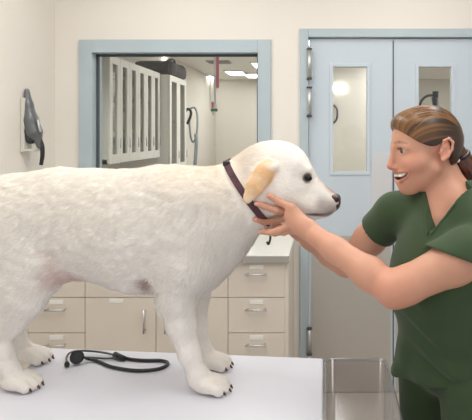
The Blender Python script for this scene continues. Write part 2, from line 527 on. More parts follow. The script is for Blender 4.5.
r = carcass('door_cabinet', 85, 228, 'beige double door cabinet between the two drawer cabinets')
for (p0, p1, hp) in ((85, 156, 145.5), (156, 228, 166.5)):
    drawer(r, cx(p0), cx(p1), ZR[0], ZR[1])
    d = MB().box(cx(p0) + g / 2, cx(p1) - g / 2, YC, YC + .018, .1, ZR[1] - g / 2, .0015).build('door', M['lam'], r)
    handle(cx(hp), cz(320), True, d, .115); label_holder((cx(p0) + cx(p1)) / 2 - .02, ZR[1] - .016, d)
ct = empty('countertop', ((XL + cx(285)) / 2, YC + .3, ZR[0]), 'pale grey countertop with a darker front edge above the beige cabinets', 'countertop')
MB().box(XL + .002, cx(285) + .022, YC - .02, YW - .001, ZR[0] + .003, cz(254.6), .003).build('slab', M['counter'], ct)
MB().box(XL + .002, cx(285) + .022, YC - .024, YC - .02, ZR[0] + .003, cz(255.3), .001).build('edge_band', M['counteredge'], ct)

# ------------------------------------------------------------------ hand-held vacuum on the left wall
VY = 3.2
def V3(px, py, dy=0): 
    p = W(px, py, VY); p[1] += dy; return p
vac = empty('handheld_vacuum', V3(30, 150), 'grey cordless handheld vacuum hung on the left wall', 'vacuum')
ax_y = (0, 1, 0)
s = SDF((-1.60, 3.05, 1.30), (-1.42, 3.35, 1.85), .0035)
s.chain([V3(27, 91), V3(28, 105), V3(30.5, 120), V3(34, 132)], [.013, .025, .038, .041], .015, ax_y, 1.15)
s.chain([V3(36, 132), V3(39.5, 146)], [.03, .016], .015)
to_obj('body', s.mesh(), M['vacgrey'], vac)
s = SDF((-1.60, 3.05, 1.25), (-1.42, 3.35, 1.75), .0035)
s.rc(V3(28, 131), .034, V3(31, 139), .028, .01, ax_y, 1.2)
to_obj('dust_bowl', s.mesh(), M['vacdark'], vac)
b = MB(); b.tube([V3(39, 138), V3(42, 146), V3(42.5, 155), V3(41, 165)], [.013, .012, .011, .010], n=14)
b.build('handle', M['blackmatte'], vac)
b = MB(); b.tube([V3(40.5, 120, -.03), V3(42, 126, -.035), V3(43, 132, -.03)], .006)
b.build('trim_strip', M['steel'], vac)
b = MB(); b.box(XL + .001, XL + .022, VY - .045, VY + .045, wz(152, VY), wz(98, VY), .006)
b.box(XL + .001, XL + .075, VY - .04, VY + .04, wz(151, VY), wz(149, VY), .003)
b.build('wall_bracket', M['bracket'], vac)

# ------------------------------------------------------------------ the room next door, seen through the glass
XN = -1.74
ZN = 2.42
b = MB(); b.box(XN - .1, XR + 1.5, YF, YF + .1, 0, ZN); struct('wall_far', b, M['wall_next'])
struct('wall_far_left', MB().box(XN - .1, XN, YW + TH + .001, YF, 0, ZN), M['wall_next'])
struct('wall_far_right', MB().box(XR + 1.4, XR + 1.5, YW + TH + .001, YF, 0, ZN), M['wall_next'])
struct('floor', MB().box(XN - .1, XR + 1.5, YW + TH + .001, YF + .1, -.05, 0), M['floor'])
struct('ceiling', MB().box(XN - .1, XR + 1.5, YW + TH + .001, YF + .1, ZN, ZN + .05), M['ceil'])
CX = -1.385
c1 = empty('wall_cabinet', (CX - .17, 4.5, 1.35), 'white glass-fronted wall cabinet with six tall doors behind the window', 'cabinet')
y0, y1, z0, z1 = 3.90, 5.10, 1.345, 2.06
MB().box(XN + .002, XN + .02, y0, y1, z0, z1).build('back_panel', M['white'], c1)
b = MB()
b.box(XN + .02, CX - .02, y0, y1, z1 - .018, z1); b.box(XN + .02, CX - .02, y0, y1, z0, z0 + .03)
b.box(XN + .02, CX - .02, y0, y0 + .018, z0, z1); b.box(XN + .02, CX - .02, y1 - .018, y1, z0, z1)
b.build('carcass', M['white'], c1)
for zz in (1.56, 1.80):
    MB().box(XN + .02, CX - .03, y0 + .018, y1 - .018, zz, zz + .014).build('shelf', M['shelfdark'], c1)
def glass_door(parent, xa, ya, yb, za, zb, fr):
    b = MB()
    b.box(xa - .018, xa, ya, ya + fr, za, zb, .002); b.box(xa - .018, xa, yb - fr, yb, za, zb, .002)
    b.box(xa - .018, xa, ya + fr, yb - fr, zb - .05, zb, .002); b.box(xa - .018, xa, ya + fr, yb - fr, za, za + .06, .002)
    d = b.build('door', M['white'], parent)
    MB().box(xa - .012, xa - .008, ya + fr, yb - fr, za + .06, zb - .05).build('door_pane', M['cabglass'], d)
    MB().cyl((xa + .012, yb - fr * .5, za + .10), (xa + .012, yb - fr * .5, za + .17), .004, n=8).build('handle', M['steel'], d)
n = 6; st = (y1 - y0) / n
for i in range(n): glass_door(c1, CX, y0 + i * st + .002, y0 + (i + 1) * st - .002, z0 + .002, z1 - .002, .05)
k = 0
for zz, hh in ((1.376, .15), (1.575, .17), (1.815, .14)):
    y = y0 + .04
    while y < y1 - .12:
        w_ = random.uniform(.07, .13); h_ = hh * random.uniform(.6, 1)
        o = MB().box(CX - .22 + random.uniform(-.03, .03), CX - .06, y, y + w_, zz, zz + h_, .004).build('carton', M['goods'] if k % 3 else M['shelfdark'], None)
        tag(o, 'small supply carton on a shelf inside the glass wall cabinet', 'carton', 'supply cartons in the glass wall cabinet')
        y += w_ + random.uniform(.02, .07); k += 1
CX2 = -1.306
c2 = empty('tall_cabinet', (CX2 - .2, 5.42, 0), 'tall white cabinet with two glass doors beyond the wall cabinet', 'cabinet')
y0, y1, z0, z1 = 5.12, 5.74, .002, 2.05
b = MB()
b.box(XN + .002, CX2 - .02, y0, y0 + .02, z0, z1); b.box(XN + .002, CX2 - .02, y1 - .02, y1, z0, z1)
b.box(XN + .002, CX2 - .02, y0 + .02, y1 - .02, z1 - .02, z1); b.box(XN + .002, CX2 - .02, y0 + .02, y1 - .02, z0, z0 + .08)
b.box(XN + .002, XN + .02, y0 + .02, y1 - .02, z0 + .08, z1 - .02)
b.build('carcass', M['white'], c2)
for zz in (.75, 1.25, 1.65):
    MB().box(XN + .02, CX2 - .03, y0 + .02, y1 - .02, zz, zz + .015).build('shelf', M['shelfdark'], c2)
for i in range(2): glass_door(c2, CX2, y0 + i * .31 + .002, y0 + (i + 1) * .31 - .002, 1.22, z1 - .002, .06)
MB().box(CX2 - .018, CX2, y0 + .002, y1 - .002, .09, 1.215, .002).build('lower_panel', M['white'], c2)
bag = empty('duffel_bag', (-1.46, 5.43, 2.051), 'dark soft bag lying on top of the tall white cabinet', 'bag')
MB().box(-1.63, -1.295, 5.16, 5.72, 2.052, 2.175, .04).build('body', M['bag'], bag)
for yy in (5.28, 5.58): MB().box(-1.633, -1.29, yy - .02, yy + .02, 2.0535, 2.180, .04).build('strap', M['blackmatte'], bag)
MB().tube([(-1.40, 5.30, 2.175), (-1.36, 5.36, 2.205), (-1.36, 5.50, 2.21), (-1.40, 5.56, 2.175)], .010, n=8).build('carry_handle', M['blackmatte'], bag)

def ceil_light(name, x0, x1, y0, y1, z, m, lab, grp):
    r = empty(name, ((x0 + x1) / 2, (y0 + y1) / 2, z), lab, 'light', grp)
    b = MB(); t = .025
    for a in ((x0, x1, y0, y0 + t), (x0, x1, y1 - t, y1), (x0, x0 + t, y0 + t, y1 - t), (x1 - t, x1, y0 + t, y1 - t)):
        b.box(a[0], a[1], a[2], a[3], z - .02, z - .001)
    b.build('frame', M['white'], r)
    MB().box(x0 + t, x1 - t, y0 + t, y1 - t, z - .012, z - .001).build('diffuser', m, r)
for i, (x, y) in enumerate(((-.80, 1.15), (.55, 1.15), (-.80, 2.45), (.55, 2.45))):
    ceil_light('ceiling_light', x - .3, x + .3, y - .6, y + .6, ZC, M['panel'], 'recessed ceiling panel light above the examination room', 'ceiling panel lights of the examination room')
LN = (('flat ceiling light panel seen just left of the window frame\'s right side', wx(236, 8.6), 8.6),
      ('flat ceiling light panel hidden partly by the right side of the window frame', wx(254, 9.0), 9.0),
      ('small far ceiling light panel seen just left of the pink and white strap', wx(207, 9.25), 9.25),
      ('unseen ceiling light panel added over the middle of the next room', .9, 6.6),  # this panel and those below are added to brighten the next room
      ('unseen ceiling light panel added over the aisle beside the tall cabinet', -.4, 5.4),
      ('unseen ceiling light panel added to brighten the view through the right door leaf', 2.4, 5.6),
      ('added fill ceiling light panel nearest the window side of the next room', -.6, 7.8),
      ('unseen ceiling light panel added to brighten the far right corner of the next room', 2.2, 8.4))
for lab, x, y in LN:
    ceil_light('ceiling_light', x - (.3 if y < 8 else .14), x + (.3 if y < 8 else .14), y - (.5 if y < 8.5 else .3), y + (.5 if y < 8.5 else .3), ZN, M['panel2'], lab, None)
dl = empty('downlight', (wx(172, 6.6), 6.6, ZN), 'small round downlight in the ceiling above the tall cabinet', 'light')
x_, y_ = wx(172, 6.6), 6.6
MB().cyl((x_, y_, ZN - .012), (x_, y_, ZN - .001), .11, n=28).build('ring', M['white'], dl)
MB().cyl((x_, y_, ZN - .018), (x_, y_, ZN - .012), .085, n=28).build('lens', M['panel2'], dl)
b = MB()
vx, vy = wx(219, 7.3), 7.3
b.box(vx - .14, vx + .14, vy - .12, vy + .12, ZN - .012, ZN - .001, .003)
ve = b.build('air_vent', M['vent']); tag(ve, 'grey slotted air vent in the ceiling behind the pink strap', 'vent')
for i in range(6):
    MB().box(vx - .12, vx + .12, vy - .10 + i * .036, vy - .085 + i * .036, ZN - .02, ZN - .012).build('slat', M['vent'], ve)

# hanging pink and white strap
hy = 4.4
def H3(px, py, Y=hy): return W(px, py, Y)
st_ = empty('hanging_strap', H3(215, 110), 'pink and white strap hanging behind the window with a green clip', 'strap')
MB().box(H3(213.8, 0)[0], H3(216.2, 0)[0], hy - .004, hy + .004, H3(0, 108)[2], ZN - .001, .001).build('white_band', M['whitestrap'], st_)
MB().box(H3(216.2, 0)[0], H3(219, 0)[0], hy - .004, hy + .004, H3(0, 88)[2], ZN - .001, .001).build('pink_band', M['pink'], st_)
MB().box(H3(211, 0)[0], H3(217.5, 0)[0], hy - .012, hy + .012, H3(0, 111.5)[2], H3(0, 108.5)[2], .002).build('clip', M['green'], st_)
MB().box(H3(211.5, 0)[0], H3(214, 0)[0], hy - .006, hy + .006, H3(0, 108)[2], H3(0, 102)[2], .001).build('tab', M['pink'], st_)
MB().tube([H3(210.3, 107), H3(210.2, 90), H3(210.3, 77)], .003, n=6).build('thin_cord', M['whitestrap'], st_)
MB().cyl(H3(213.6, 111.6), H3(213.6, 115.5), .010, .005, n=10).build('tip', M['whitestrap'], st_)

# coiled hose hung on the far wall of the aisle
hy2 = 5.95
hs = empty('hanging_hose', W(190, 130, hy2), 'grey blue hose hanging on a black hook beside the tall cabinet', 'hose')
hx = (-1.74 - W(188, 110, hy2)[0])
MB().tube([W(185, 112, hy2) , W(188, 109, hy2), W(191, 112, hy2), W(190, 118, hy2), W(187, 124, hy2)], .013, n=8).build('hook', M['blackmatte'], hs)
MB().tube([W(189, 109, hy2), W(195, 108, hy2), W(197.5, 118, hy2), W(196.5, 135, hy2), W(193, 142, hy2 + .03), W(190.5, 135, hy2 + .05), W(189, 118, hy2 + .05)], .010, n=8).build('tube', M['hose'], hs)
MB().tube([W(196, 134, hy2), W(196.3, 146, hy2), W(195, 165, hy2)], .018, n=8).build('thick_tube', M['hose'], hs)
MB().box(-1.74, W(186, 110, hy2)[0], hy2 - .012, hy2 + .012, W(186, 113.5, hy2)[2], W(186, 111, hy2)[2]).build('arm', M['blackmatte'], hs)

# things seen through the door panes
ly = 5.2
lx = W(436, 100, ly)
lamp = empty('examination_lamp', (lx[0] + .03, ly, 0), 'black gooseneck examination lamp seen through the right door pane', 'lamp')
MB().tube([W(419.5, 106, ly), W(422, 100, ly), W(427, 96, ly), W(434, 95, ly)], .011, n=8).build('gooseneck', M['blackmatte'], lamp)
MB().cyl(W(435.5, 91.5, ly), W(435.5, 97.5, ly), .028, .022, n=16).build('joint', M['blackmatte'], lamp)
MB().cyl(W(434, 97, ly), W(435.5, 110, ly), .022, .018, n=16).build('lamp_head', M['blackmatte'], lamp)
MB().cyl(W(436, 108, ly), W(436, 112, ly), .022, .022, n=16).build('collar_ring', M['hose'], lamp)
b = MB(); b.cyl(W(437, 95, ly + .03), (W(437, 95, ly)[0], ly + .03, .04), .014, n=12); b.build('pole', M['steel'], lamp)
MB().cyl((W(437, 95, ly)[0], ly + .03, .001), (W(437, 95, ly)[0], ly + .03, .04), .22, .2, n=32).build('base', M['blackmatte'], lamp)
# tall storage locker with a bow handle seen through the left pane
ky = 7.2
lk = empty('storage_locker', (.25, ky + .25, 0), 'cream storage locker with a dark bow handle behind the left door pane', 'locker')
MB().box(-.12, .62, ky, ky + .5, .002, 2.40, .006).build('body', M['wall_next'], lk)
MB().tube([W(334.0, 105, ky - .002), W(336.8, 109, ky - .035), W(337.2, 114, ky - .045), W(336.6, 119, ky - .035), W(333.8, 123, ky - .002)], .012, n=8).build('handle', M['darksteel'], lk)
ol = empty('wall_light', W(340, 88, ky - .04), 'small oval wall light glowing behind the left door pane', 'light')
MB().ball(W(339.5, 88, ky - .022), .085, .02, .035).build('lens', M['panel2'], ol)

# ================================================================== EXAMINATION TABLE
ZT = .84
et = empty('examination_table', (-.43, 1.45, 0), 'pale grey examination table the white dog stands on', 'table')
top = [(-.905, 1.985), (0.0, 1.893), (0.0, .93), (-.875, .93)]
MB().prism(top, ZT - .045, ZT, .006).build('tabletop', M['table'], et)
MB().box(-.80, -.10, 1.08, 1.80, ZT - .13, ZT - .046, .01).build('under_frame', M['darksteel'], et)
MB().box(-.58, -.30, 1.30, 1.60, .1, ZT - .13, .01).build('pedestal', M['tableedge'], et)
MB().box(-.78, -.12, 1.10, 1.78, .001, .10, .015).build('base', M['tableedge'], et)

# clear plastic bin standing by the table's right end
pb = empty('plastic_bin', (.1, 1.68, 0), 'tall clear plastic bin standing at the right end of the examination table', 'bin')
def shell(x0, x1, y0, y1, z0, z1, t, r, taper):
    bm = bmesh.new()
    def ring(z, off, tp):
        out = []
        X0, X1, Y0, Y1 = x0 + off + tp, x1 - off - tp, y0 + off + tp, y1 - off - tp
        rr = max(r - off, .004)
        for cxx, cyy, a0 in ((X1 - rr, Y1 - rr, 0), (X0 + rr, Y1 - rr, 90), (X0 + rr, Y0 + rr, 180), (X1 - rr, Y0 + rr, 270)):
            for k in range(6):
                a = math.radians(a0 + 18 * k); out.append(bm.verts.new((cxx + rr * math.cos(a), cyy + rr * math.sin(a), z)))
        return out
    R = [ring(z0, 0, taper), ring(z1, 0, 0), ring(z1, t, 0), ring(z0 + t, t, taper)]
    n = len(R[0])
    for A, B in ((R[0], R[1]), (R[1], R[2]), (R[2], R[3])):
        for k in range(n):
            f = bm.faces.new((A[k], A[(k + 1) % n], B[(k + 1) % n], B[k])); f.smooth = True
    bm.faces.new(R[0]); bm.faces.new(R[3])
    bmesh.ops.recalc_face_normals(bm, faces=bm.faces[:])
    return bm
m_ = MB(); m_.bm.free(); m_.bm = shell(.006, .196, 1.36, 1.895, .002, ZT - .002, .003, .03, .015)
m_.build('wall', M['plastic'], pb)
m_ = MB(); m_.bm.free(); m_.bm = shell(.003, .199, 1.357, 1.898, ZT - .014, ZT, .006, .032, 0)
m_.bm.faces.ensure_lookup_table()
bmesh.ops.delete(m_.bm, geom=[f for f in m_.bm.faces if len(f.verts) > 8], context='FACES_ONLY')
m_.build('rim', M['rim'], pb)

# ------------------------------------------------------------------ stethoscope
def T3(px, py, r=.0):          # a point resting on the table top
    Y = FOC * (EYE - ZT - r) / (py - PPY)
    return W(px, py, Y)
sp = empty('stethoscope', T3(100, 362), 'black stethoscope lying in a loop on the table between the dog\'s legs', 'stethoscope')
r_ = .0052
MB().tube([T3(86, 358, .012), T3(97, 361, r_), T3(112, 367, r_), T3(135, 370.5, r_), T3(155, 369.5, r_), T3(166, 366, r_), T3(167.5, 362.5, r_), T3(160, 360.5, r_), T3(146, 360.5, r_), T3(132, 359.5, r_), T3(119, 356.5, r_)], r_, n=12).build('tubing', M['black'], sp)
MB().tube([T3(119, 356.5, .007), T3(108, 353.5, .008), T3(95, 351.5, .012), T3(80, 350.8, .014), T3(70, 352.8, .012), T3(66.5, 358, .008), T3(67, 363, .006)], .0032, n=10).build('ear_tube', M['darksteel'], sp)
MB().tube([T3(119, 357.5, .007), T3(108, 358.5, .006), T3(97, 358.0, .006), T3(88, 357.4, .008), T3(83, 357.5, .012)], .0032, n=10).build('ear_tube', M['darksteel'], sp)
p = T3(67, 364.5, .008); MB().ball(p, .008, .008, .010).build('ear_tip', M['black'], sp)
MB().cyl(T3(115, 355, .010), T3(124, 358.5, .010), .010, .008, n=14).build('yoke', M['blackmatte'], sp)
p = Vector(T3(77, 364.5, 0)); nrm = Vector((.25, -.95, .25)).normalized()
c_ = p + Vector((0, 0, .0225))
cp = MB().cyl(c_ - nrm * .006, c_ + nrm * .006, .0205, .0205, n=28).build('chest_piece', M['blackmatte'], sp)
MB().cyl(c_ + nrm * .006, c_ + nrm * .0085, .0165, .015, n=28).build('diaphragm', M['black'], cp)
MB().cyl(c_ - nrm * .006, c_ - nrm * .018, .012, .010, n=20).build('bell', M['darksteel'], cp)
MB().cyl(c_ + Vector((.018, 0, 0)), T3(88, 358.2, .012), .0042, n=10).build('stem', M['darksteel'], cp)

# ================================================================== THE DOG
YD = 1.73
def D(px, py, Y=YD): return W(px, py, Y)
def R(r, Y=YD): return r * Y / FOC
h = .005
dog = SDF((-1.12, 1.52, ZT - .01), (.10, 1.95, 1.60), h)
AY = (0, 1, 0)
# trunk
def T(px, py, Y=YD): return W(px, py, Y)
dog.chain([T(-25, 230, 1.76), T(15, 226, 1.76), T(60, 223, 1.75), T(100, 225, 1.74), T(140, 231), T(172, 230)], [R(42), R(50), R(53), R(53), R(59), R(62)], .03, AY, .82)
dog.chain([T(172, 228), T(198, 223)], [R(61), R(54)], .03, AY, .8)
# neck
dog.chain([T(200, 218, 1.73), T(229, 206, 1.725), T(246, 194, 1.72)], [R(47), R(37), R(36)], .03, AY, .80)
# withers and shoulder blade on both sides
for sgn in (-1, 1):
    dog.rc(T(192, 205, YD + sgn * .075), R(26), T(190, 262, YD + sgn * .085), R(24), .05)
# chest point
dog.rc(T(203, 234, YD), R(40), T(192, 262, YD), R(31), .05, AY, .8)
# tail root, hanging off the rump
dog.chain([T(-62, 212, 1.77), T(-85, 250, 1.78), T(-98, 300, 1.78)], [R(16), R(13), R(9)], .04)
# head
YH = 1.72
def Hd(px, py, dy=0): return W(px, py, YH + dy)
dog.el(Hd(271, 178), (R(38.5), .072, R(37)), None, .03)
dog.rc(Hd(284, 172), R(26), Hd(294, 183), R(23), .03, AY, .8)
dog.chain([Hd(292, 192), Hd(312, 198), Hd(327, 202)], [R(22), R(16.5), R(12.5)], .02, AY, .85)
for sgn in (-1, 1):
    dog.rc(Hd(300, 203, sgn * .026), R(12), Hd(322, 208, sgn * .016), R(9.5), .015)      # flews
    dog.el(Hd(278, 193, sgn * .045), (R(20), .03, R(18)), None, .03)                       # cheeks
    dog.rc(Hd(296, 166, sgn * .035), R(9), Hd(306, 171, sgn * .036), R(6), .02)            # brows
    dog.el(Hd(308.5, 178, sgn * .062), (.015, .014, .011), None, .012, 'sub')            # eye sockets
dog.rc(Hd(285, 212), R(12), Hd(310, 213), R(7), .02)                                      # lower jaw
# mouth line
for sgn in (-1, 1):
    dog.rc(Hd(300, 215.5, sgn * .052), .003, Hd(330, 213.5, sgn * .028), .003, .004, None, 1, 'sub')
# ears: folded flaps hanging back from the sides of the skull
ear_pts = []
for sgn in (-1, 1):
    yy = [(dog.hit(a, c) or 1.66) for a, c in ((268, 170), (260, 178), (252, 190), (246, 200))]
    yy = [YH + (y - YH) * (-sgn) for y in yy]
    off = [.000, .010, .014, .013]
    P_ = [W(a, c, y + sgn * o) for (a, c), y, o in zip(((268, 169), (262, 176), (254, 188), (247.5, 199)), yy, off)]
    ear_pts.append(P_)
for sgn, P_ in zip((-1, 1), ear_pts):
    dog.chain(P_, [R(8), R(9), R(8.5), R(5)], .004, AY, .45)
    dog.rc(P_[0], R(6), W(275, 167.5, P_[0][1] + .004 * -sgn), R(4), .008)
    dog.rc(W(262, 169, P_[0][1]), R(5), W(274, 167, P_[0][1]), R(4), .010)
claws = []
def paw(xt, Y, z, L=.105, wd=.047):
    for i, (dy, df) in enumerate(((-.9, -.012), (-.32, 0), (.32, 0), (.9, -.012))):
        y = Y + dy * wd * .8; x = xt + df
        dog.rc((x - .055, Y + dy * wd * .5, z + .032), .0165, (x - .016, y, z + .0160), .0150, .003)
        if i: dog.rc((x - .040, (y + yp) / 2, z + .048), .0035, (x + .004, (y + yp) / 2, z + .012), .0055, .006, None, 1, 'sub')
        yp = y
        claws.append((x - .003, y, z + .010))
    dog.el((xt - L * .60, Y, z + .022), (L * .46, wd * .85, .022), None, .010)
def leg(pts, k=.02, ax=None, sc=1):
    dog.chain([W(a, b_, Y) for a, b_, Y, r in pts], [R(r, Y) for a, b_, Y, r in pts], k, ax, sc)
YN, YFr = 1.645, 1.81
# near front leg
leg([(182, 268, YN, 27), (178, 298, YN, 18.5), (181, 325, YN, 13.8), (189, 352, YN, 10.3), (199, 377, YN, 10), (208, 386, YN, 9)])
leg([(165, 303, YN, 9), (176, 300, YN, 12)])
paw(W(231, 0, YN)[0], YN, ZT, .095)
# far front leg
leg([(196, 268, YFr, 22), (194, 298, YFr, 14), (196, 325, YFr, 10.5), (199, 345, YFr, 9), (205, 357, YFr, 9), (212, 361, YFr, 8)])
paw(W(232, 0, YFr)[0], YFr, ZT)
# near hind leg
YHn, YHf = 1.665, 1.86
leg([(10, 230, 1.70, 44), (26, 268, 1.68, 31), (17, 297, YHn, 23), (2, 322, YHn, 15.5), (-6, 334, YHn, 12)], .04, AY, .75)
leg([(-8, 332, YHn, 12), (2, 350, YHn, 10), (9, 370, YHn, 9.5), (18, 382, YHn, 9)], .015)
leg([(30, 262, 1.69, 20), (40, 272, 1.72, 12)], .05, AY, .7)
paw(W(41, 0, YHn)[0], YHn, ZT)
# far hind leg
leg([(14, 240, 1.82, 40), (24, 280, 1.83, 24), (16, 305, YHf, 16), (9, 325, YHf, 11)], .04, AY, .75)
leg([(6, 322, YHf, 11), (15, 338, YHf, 10), (22, 350, YHf, 9.5), (32, 355, YHf, 8)], .015)
paw(W(51.5, 0, YHf)[0], YHf, ZT)
dog.cut((0, 0, ZT + .0005), (0, 0, -1))
# coat: shallow locks along the chest, haunch and belly
gx, gy, gz = np.meshgrid(*[a.astype(np.float32) for a in dog.ax], indexing='ij', sparse=True)
lock = (np.sin(gx * 61 + gz * 90 + 3 * np.sin(gz * 31 + gy * 20)) * np.sin(gz * 47 - gx * 40 + 2.0 * np.sin(gx * 33 + gy * 17)))
body_w = np.clip((gz - (ZT + .17)) / .1, 0, 1) * np.clip((W(250, 0, YD)[0] - gx) / .06, 0, 1)
dog.F += (lock * body_w * .0010).astype(np.float32)
Vd, Qd = dog.mesh(1)
CB = lin(243, 237, 229)
warm, tan, pinkc, grey, lip = lin(236, 214, 184), lin(222, 170, 112), lin(206, 160, 148), lin(170, 160, 156), lin(70, 52, 50)
ney = YH - .075
st = [(T(-20, 190), T(180, 172), .09, .14, lin(240, 232, 220), .6),
      (T(205, 185), T(240, 168), .05, .12, warm, .45),
      (W(261, 168, YH - .075), W(273, 168, YH - .066), .008, .012, lin(230, 192, 146), .6),
      (Hd(316, 183), Hd(331, 190), .008, .02, lin(190, 160, 150), .6),
      (Hd(326, 190), Hd(333, 194), .010, .012, lin(130, 82, 76), .7),
      (T(50, 274, 1.66), T(78, 272, 1.70), .016, .035, pinkc, .6),
      (T(52, 255, 1.64), T(55, 268, 1.65), .005, .03, pinkc, .35),
      (T(145, 284, 1.62), T(150, 286, 1.66), .006, .022, lin(150, 112, 104), .8),
      (Hd(303, 216, -.05), Hd(331, 213.5, -.025), .003, .006, lip, .9),
      (Hd(322, 205, -.035), Hd(330, 209, -.025), .012, .02, grey, .8),
      (Hd(318, 219), Hd(330, 215), .006, .012, grey, .6)]
for sgn in (-1, 1):
    st.append((Hd(307.5, 178, sgn * .05), Hd(308, 178, sgn * .05), .0120, .0045, lin(40, 30, 28), .9))
Cd = paint(Vd, CB, st)
# ears are tan, paler towards the tip
for P_ in ear_pts:
    for a_, b_, ra, rb in zip(P_[:-1], P_[1:], (8, 9, 8.5), (9, 8.5, 5)):
        v = (b_ - a_) * [1, 1 / .45, 1]; q = (Vd - a_) * [1, 1 / .45, 1]
        t = np.clip((q @ v) / (v @ v), 0, 1); d_ = (np.linalg.norm(q - t[:, None] * v, axis=1) - R(1) * (ra + (rb - ra) * t)) * .45
        wgt = np.clip((.0035 - d_) / .003, 0, 1)[:, None] * .9
        mixc = lin(230, 186, 138) * (1 - .6 * (t[:, None] if a_ is P_[1] or a_ is P_[2] else 0)) + lin(240, 218, 186) * (.6 * (t[:, None] if a_ is P_[1] or a_ is P_[2] else 0))
        Cd = Cd * (1 - wgt) + mixc * wgt
dg = to_obj('dog', (Vd, Qd), M['fur'], None, Cd)
tag(dg, 'large white cream dog standing in profile on the pale examination table', 'dog')
# eyes, nose, claws
ye = dog.hit(307.5, 178)
for yy in (ye + .0025, 2 * YH - ye - .0025):
    e = W(307.5, 178, ye); e = np.array([e[0], yy, e[2]])
    MB().ball(e, .0132, .0095, .0088, rot=Matrix.Rotation(math.radians(12), 3, 'Y')).build('eye', M['eye'], dg)
s = SDF((-.02, 1.66, 1.32), (.08, 1.78, 1.42), .0018)
s.el(Hd(333.5, 202), (R(7.2), .023, R(8.6)), None, 0)
s.rc(Hd(330, 196), R(4), Hd(336.5, 198), R(4), .006, AY, 2.2)
s.rc(Hd(335.5, 206), R(3.4), Hd(333.5, 210), R(2.2), .006)
for sgn in (-1, 1): s.rc(Hd(338.5, 202.5, sgn * .013), .004, Hd(334, 204, sgn * .022), .0028, .003, None, 1, 'sub')
to_obj('nose', s.mesh(1), M['nose'], dg)
for c_ in claws:
    b = MB(); b.tube([(c_[0] - .012, c_[1], c_[2] + .006), (c_[0] - .001, c_[1], c_[2] + .003), (c_[0] + .006, c_[1], c_[2] - .005)], [.0055, .0045, .0016], n=8, sub=4)
    b.build('claw', M['claw'], dg)
# collar follows the neck
ctr = W(246, 188, 1.722)
e1 = W(259, 217, 1.722) - W(223, 165, 1.722); e1 /= np.linalg.norm(e1)
e2 = np.array([0, 1.0, 0]); ax_n = np.cross(e1, e2); 
if ax_n[0] < 0: ax_n = -ax_n
bm = bmesh.new(); rows = []
NR = 72
def reach(c, d):
    t = .02
    while t < .17 and dog.at(c + d * t) < 0: t += .001
    return t
rad = np.array([[reach(ctr + ax_n * w_, e1 * math.cos(a) + e2 * math.sin(a)) for w_ in (-.009, .009)] for a in np.linspace(0, 2 * PI, NR, endpoint=False)])
for _ in range(3): rad = (np.roll(rad, 1, 0) + rad + np.roll(rad, -1, 0)) / 3
for i, a in enumerate(np.linspace(0, 2 * PI, NR, endpoint=False)):
    d_ = e1 * math.cos(a) + e2 * math.sin(a)
    row = []
    for w_, t_, q in ((-.009, .0005, 0), (-.009, .0055, 0), (.009, .0055, 1), (.009, .0005, 1)):
        row.append(bm.verts.new(ctr + ax_n * w_ + d_ * (rad[i, q] + t_)))
    rows.append(row)
for i in range(NR):
    A, B = rows[i], rows[(i + 1) % NR]
    for k in range(4): bm.faces.new((A[k], A[(k + 1) % 4], B[(k + 1) % 4], B[k]))
m_ = MB(); m_.bm.free(); m_.bm = bm
collar = m_.build('collar', M['collar'], dg)
def col_pt(a, out=.006):
    d_ = e1 * math.cos(a) + e2 * math.sin(a); i = int(round(a / (2 * PI) * NR)) % NR
    return ctr + d_ * (rad[i].mean() + out)
pk = col_pt(PI + .45, .004)
MB().box(pk[0] - .010, pk[0] + .010, pk[1] - .008, pk[1] + .008, pk[2] - .006, pk[2] + .008, .003).build('buckle', M['black'], collar)
pr = col_pt(2 * PI - .35, .010)
ringo = [pr + np.array([.011 * math.cos(t), 0, .011 * math.sin(t) - .008]) for t in np.linspace(0, 2 * PI, 16, endpoint=False)]
MB().tube(ringo, .0022, n=8, closed=True, sub=2).build('ring', M['steel'], collar)
MB().tube([pr + np.array([.0, 0, -.018]), pr + np.array([.006, 0, -.035]), pr + np.array([.001, 0, -.055]), pr + np.array([-.004, 0, -.048])], .0032, n=8).build('clasp', M['black'], collar)

# ================================================================== THE WOMAN
wm = empty('person', (.33, 1.60, 0), 'smiling woman in green scrubs holding the dog\'s head in both hands', 'person')
YW0 = 1.585
HC = W(424, 150, YW0)
aa, pitch = math.radians(13), math.radians(5)
f0 = np.array([-math.cos(aa), -math.sin(aa), 0]); s0 = np.array([math.sin(aa), -math.cos(aa), 0]); u0 = np.array([0, 0, 1.0])
f1 = f0 * math.cos(pitch) - u0 * math.sin(pitch); u1 = u0 * math.cos(pitch) + f0 * math.sin(pitch)
RH = np.array([f1, s0, u1])
def L(f, s_, u): return HC + f1 * f + s0 * s_ + u1 * u
sk = SDF((-.22, 1.28, .95), (.50, 1.92, 1.70), .0027)
# ---- torso under the clothes, neck
bb = math.radians(45)
tf = np.array([-math.cos(bb), -math.sin(bb), 0]); tl = np.array([math.sin(bb), -math.cos(bb), 0]); RT = np.array([tf, tl, u0])
SN = W(502, 240, 1.44); SF = W(395, 213, 1.68)
mid = (SN + SF) / 2
NB = mid - tf * .025 + tl * .008 + np.array([0, 0, .06])
TC = mid + tf * .01 + np.array([0, 0, -.13])
sk.el(TC, (.085, .130, .155), RT, .03)
sk.rc(TC + np.array([.02, 0, -.1]), .085, TC + np.array([.04, 0, -.22]), .085, .03)
sk.rc(SN + tl * -.01, .042, NB, .05, .04); sk.rc(SF + tl * .01, .042, NB, .05, .04)
sk.rc(L(-.038, 0, -.055), .049, NB + np.array([0, 0, .0]), .054, .025)
sk.rc(L(-.018, 0, -.072), .026, mid + tf * .02 + np.array([0, 0, .02]), .035, .02)
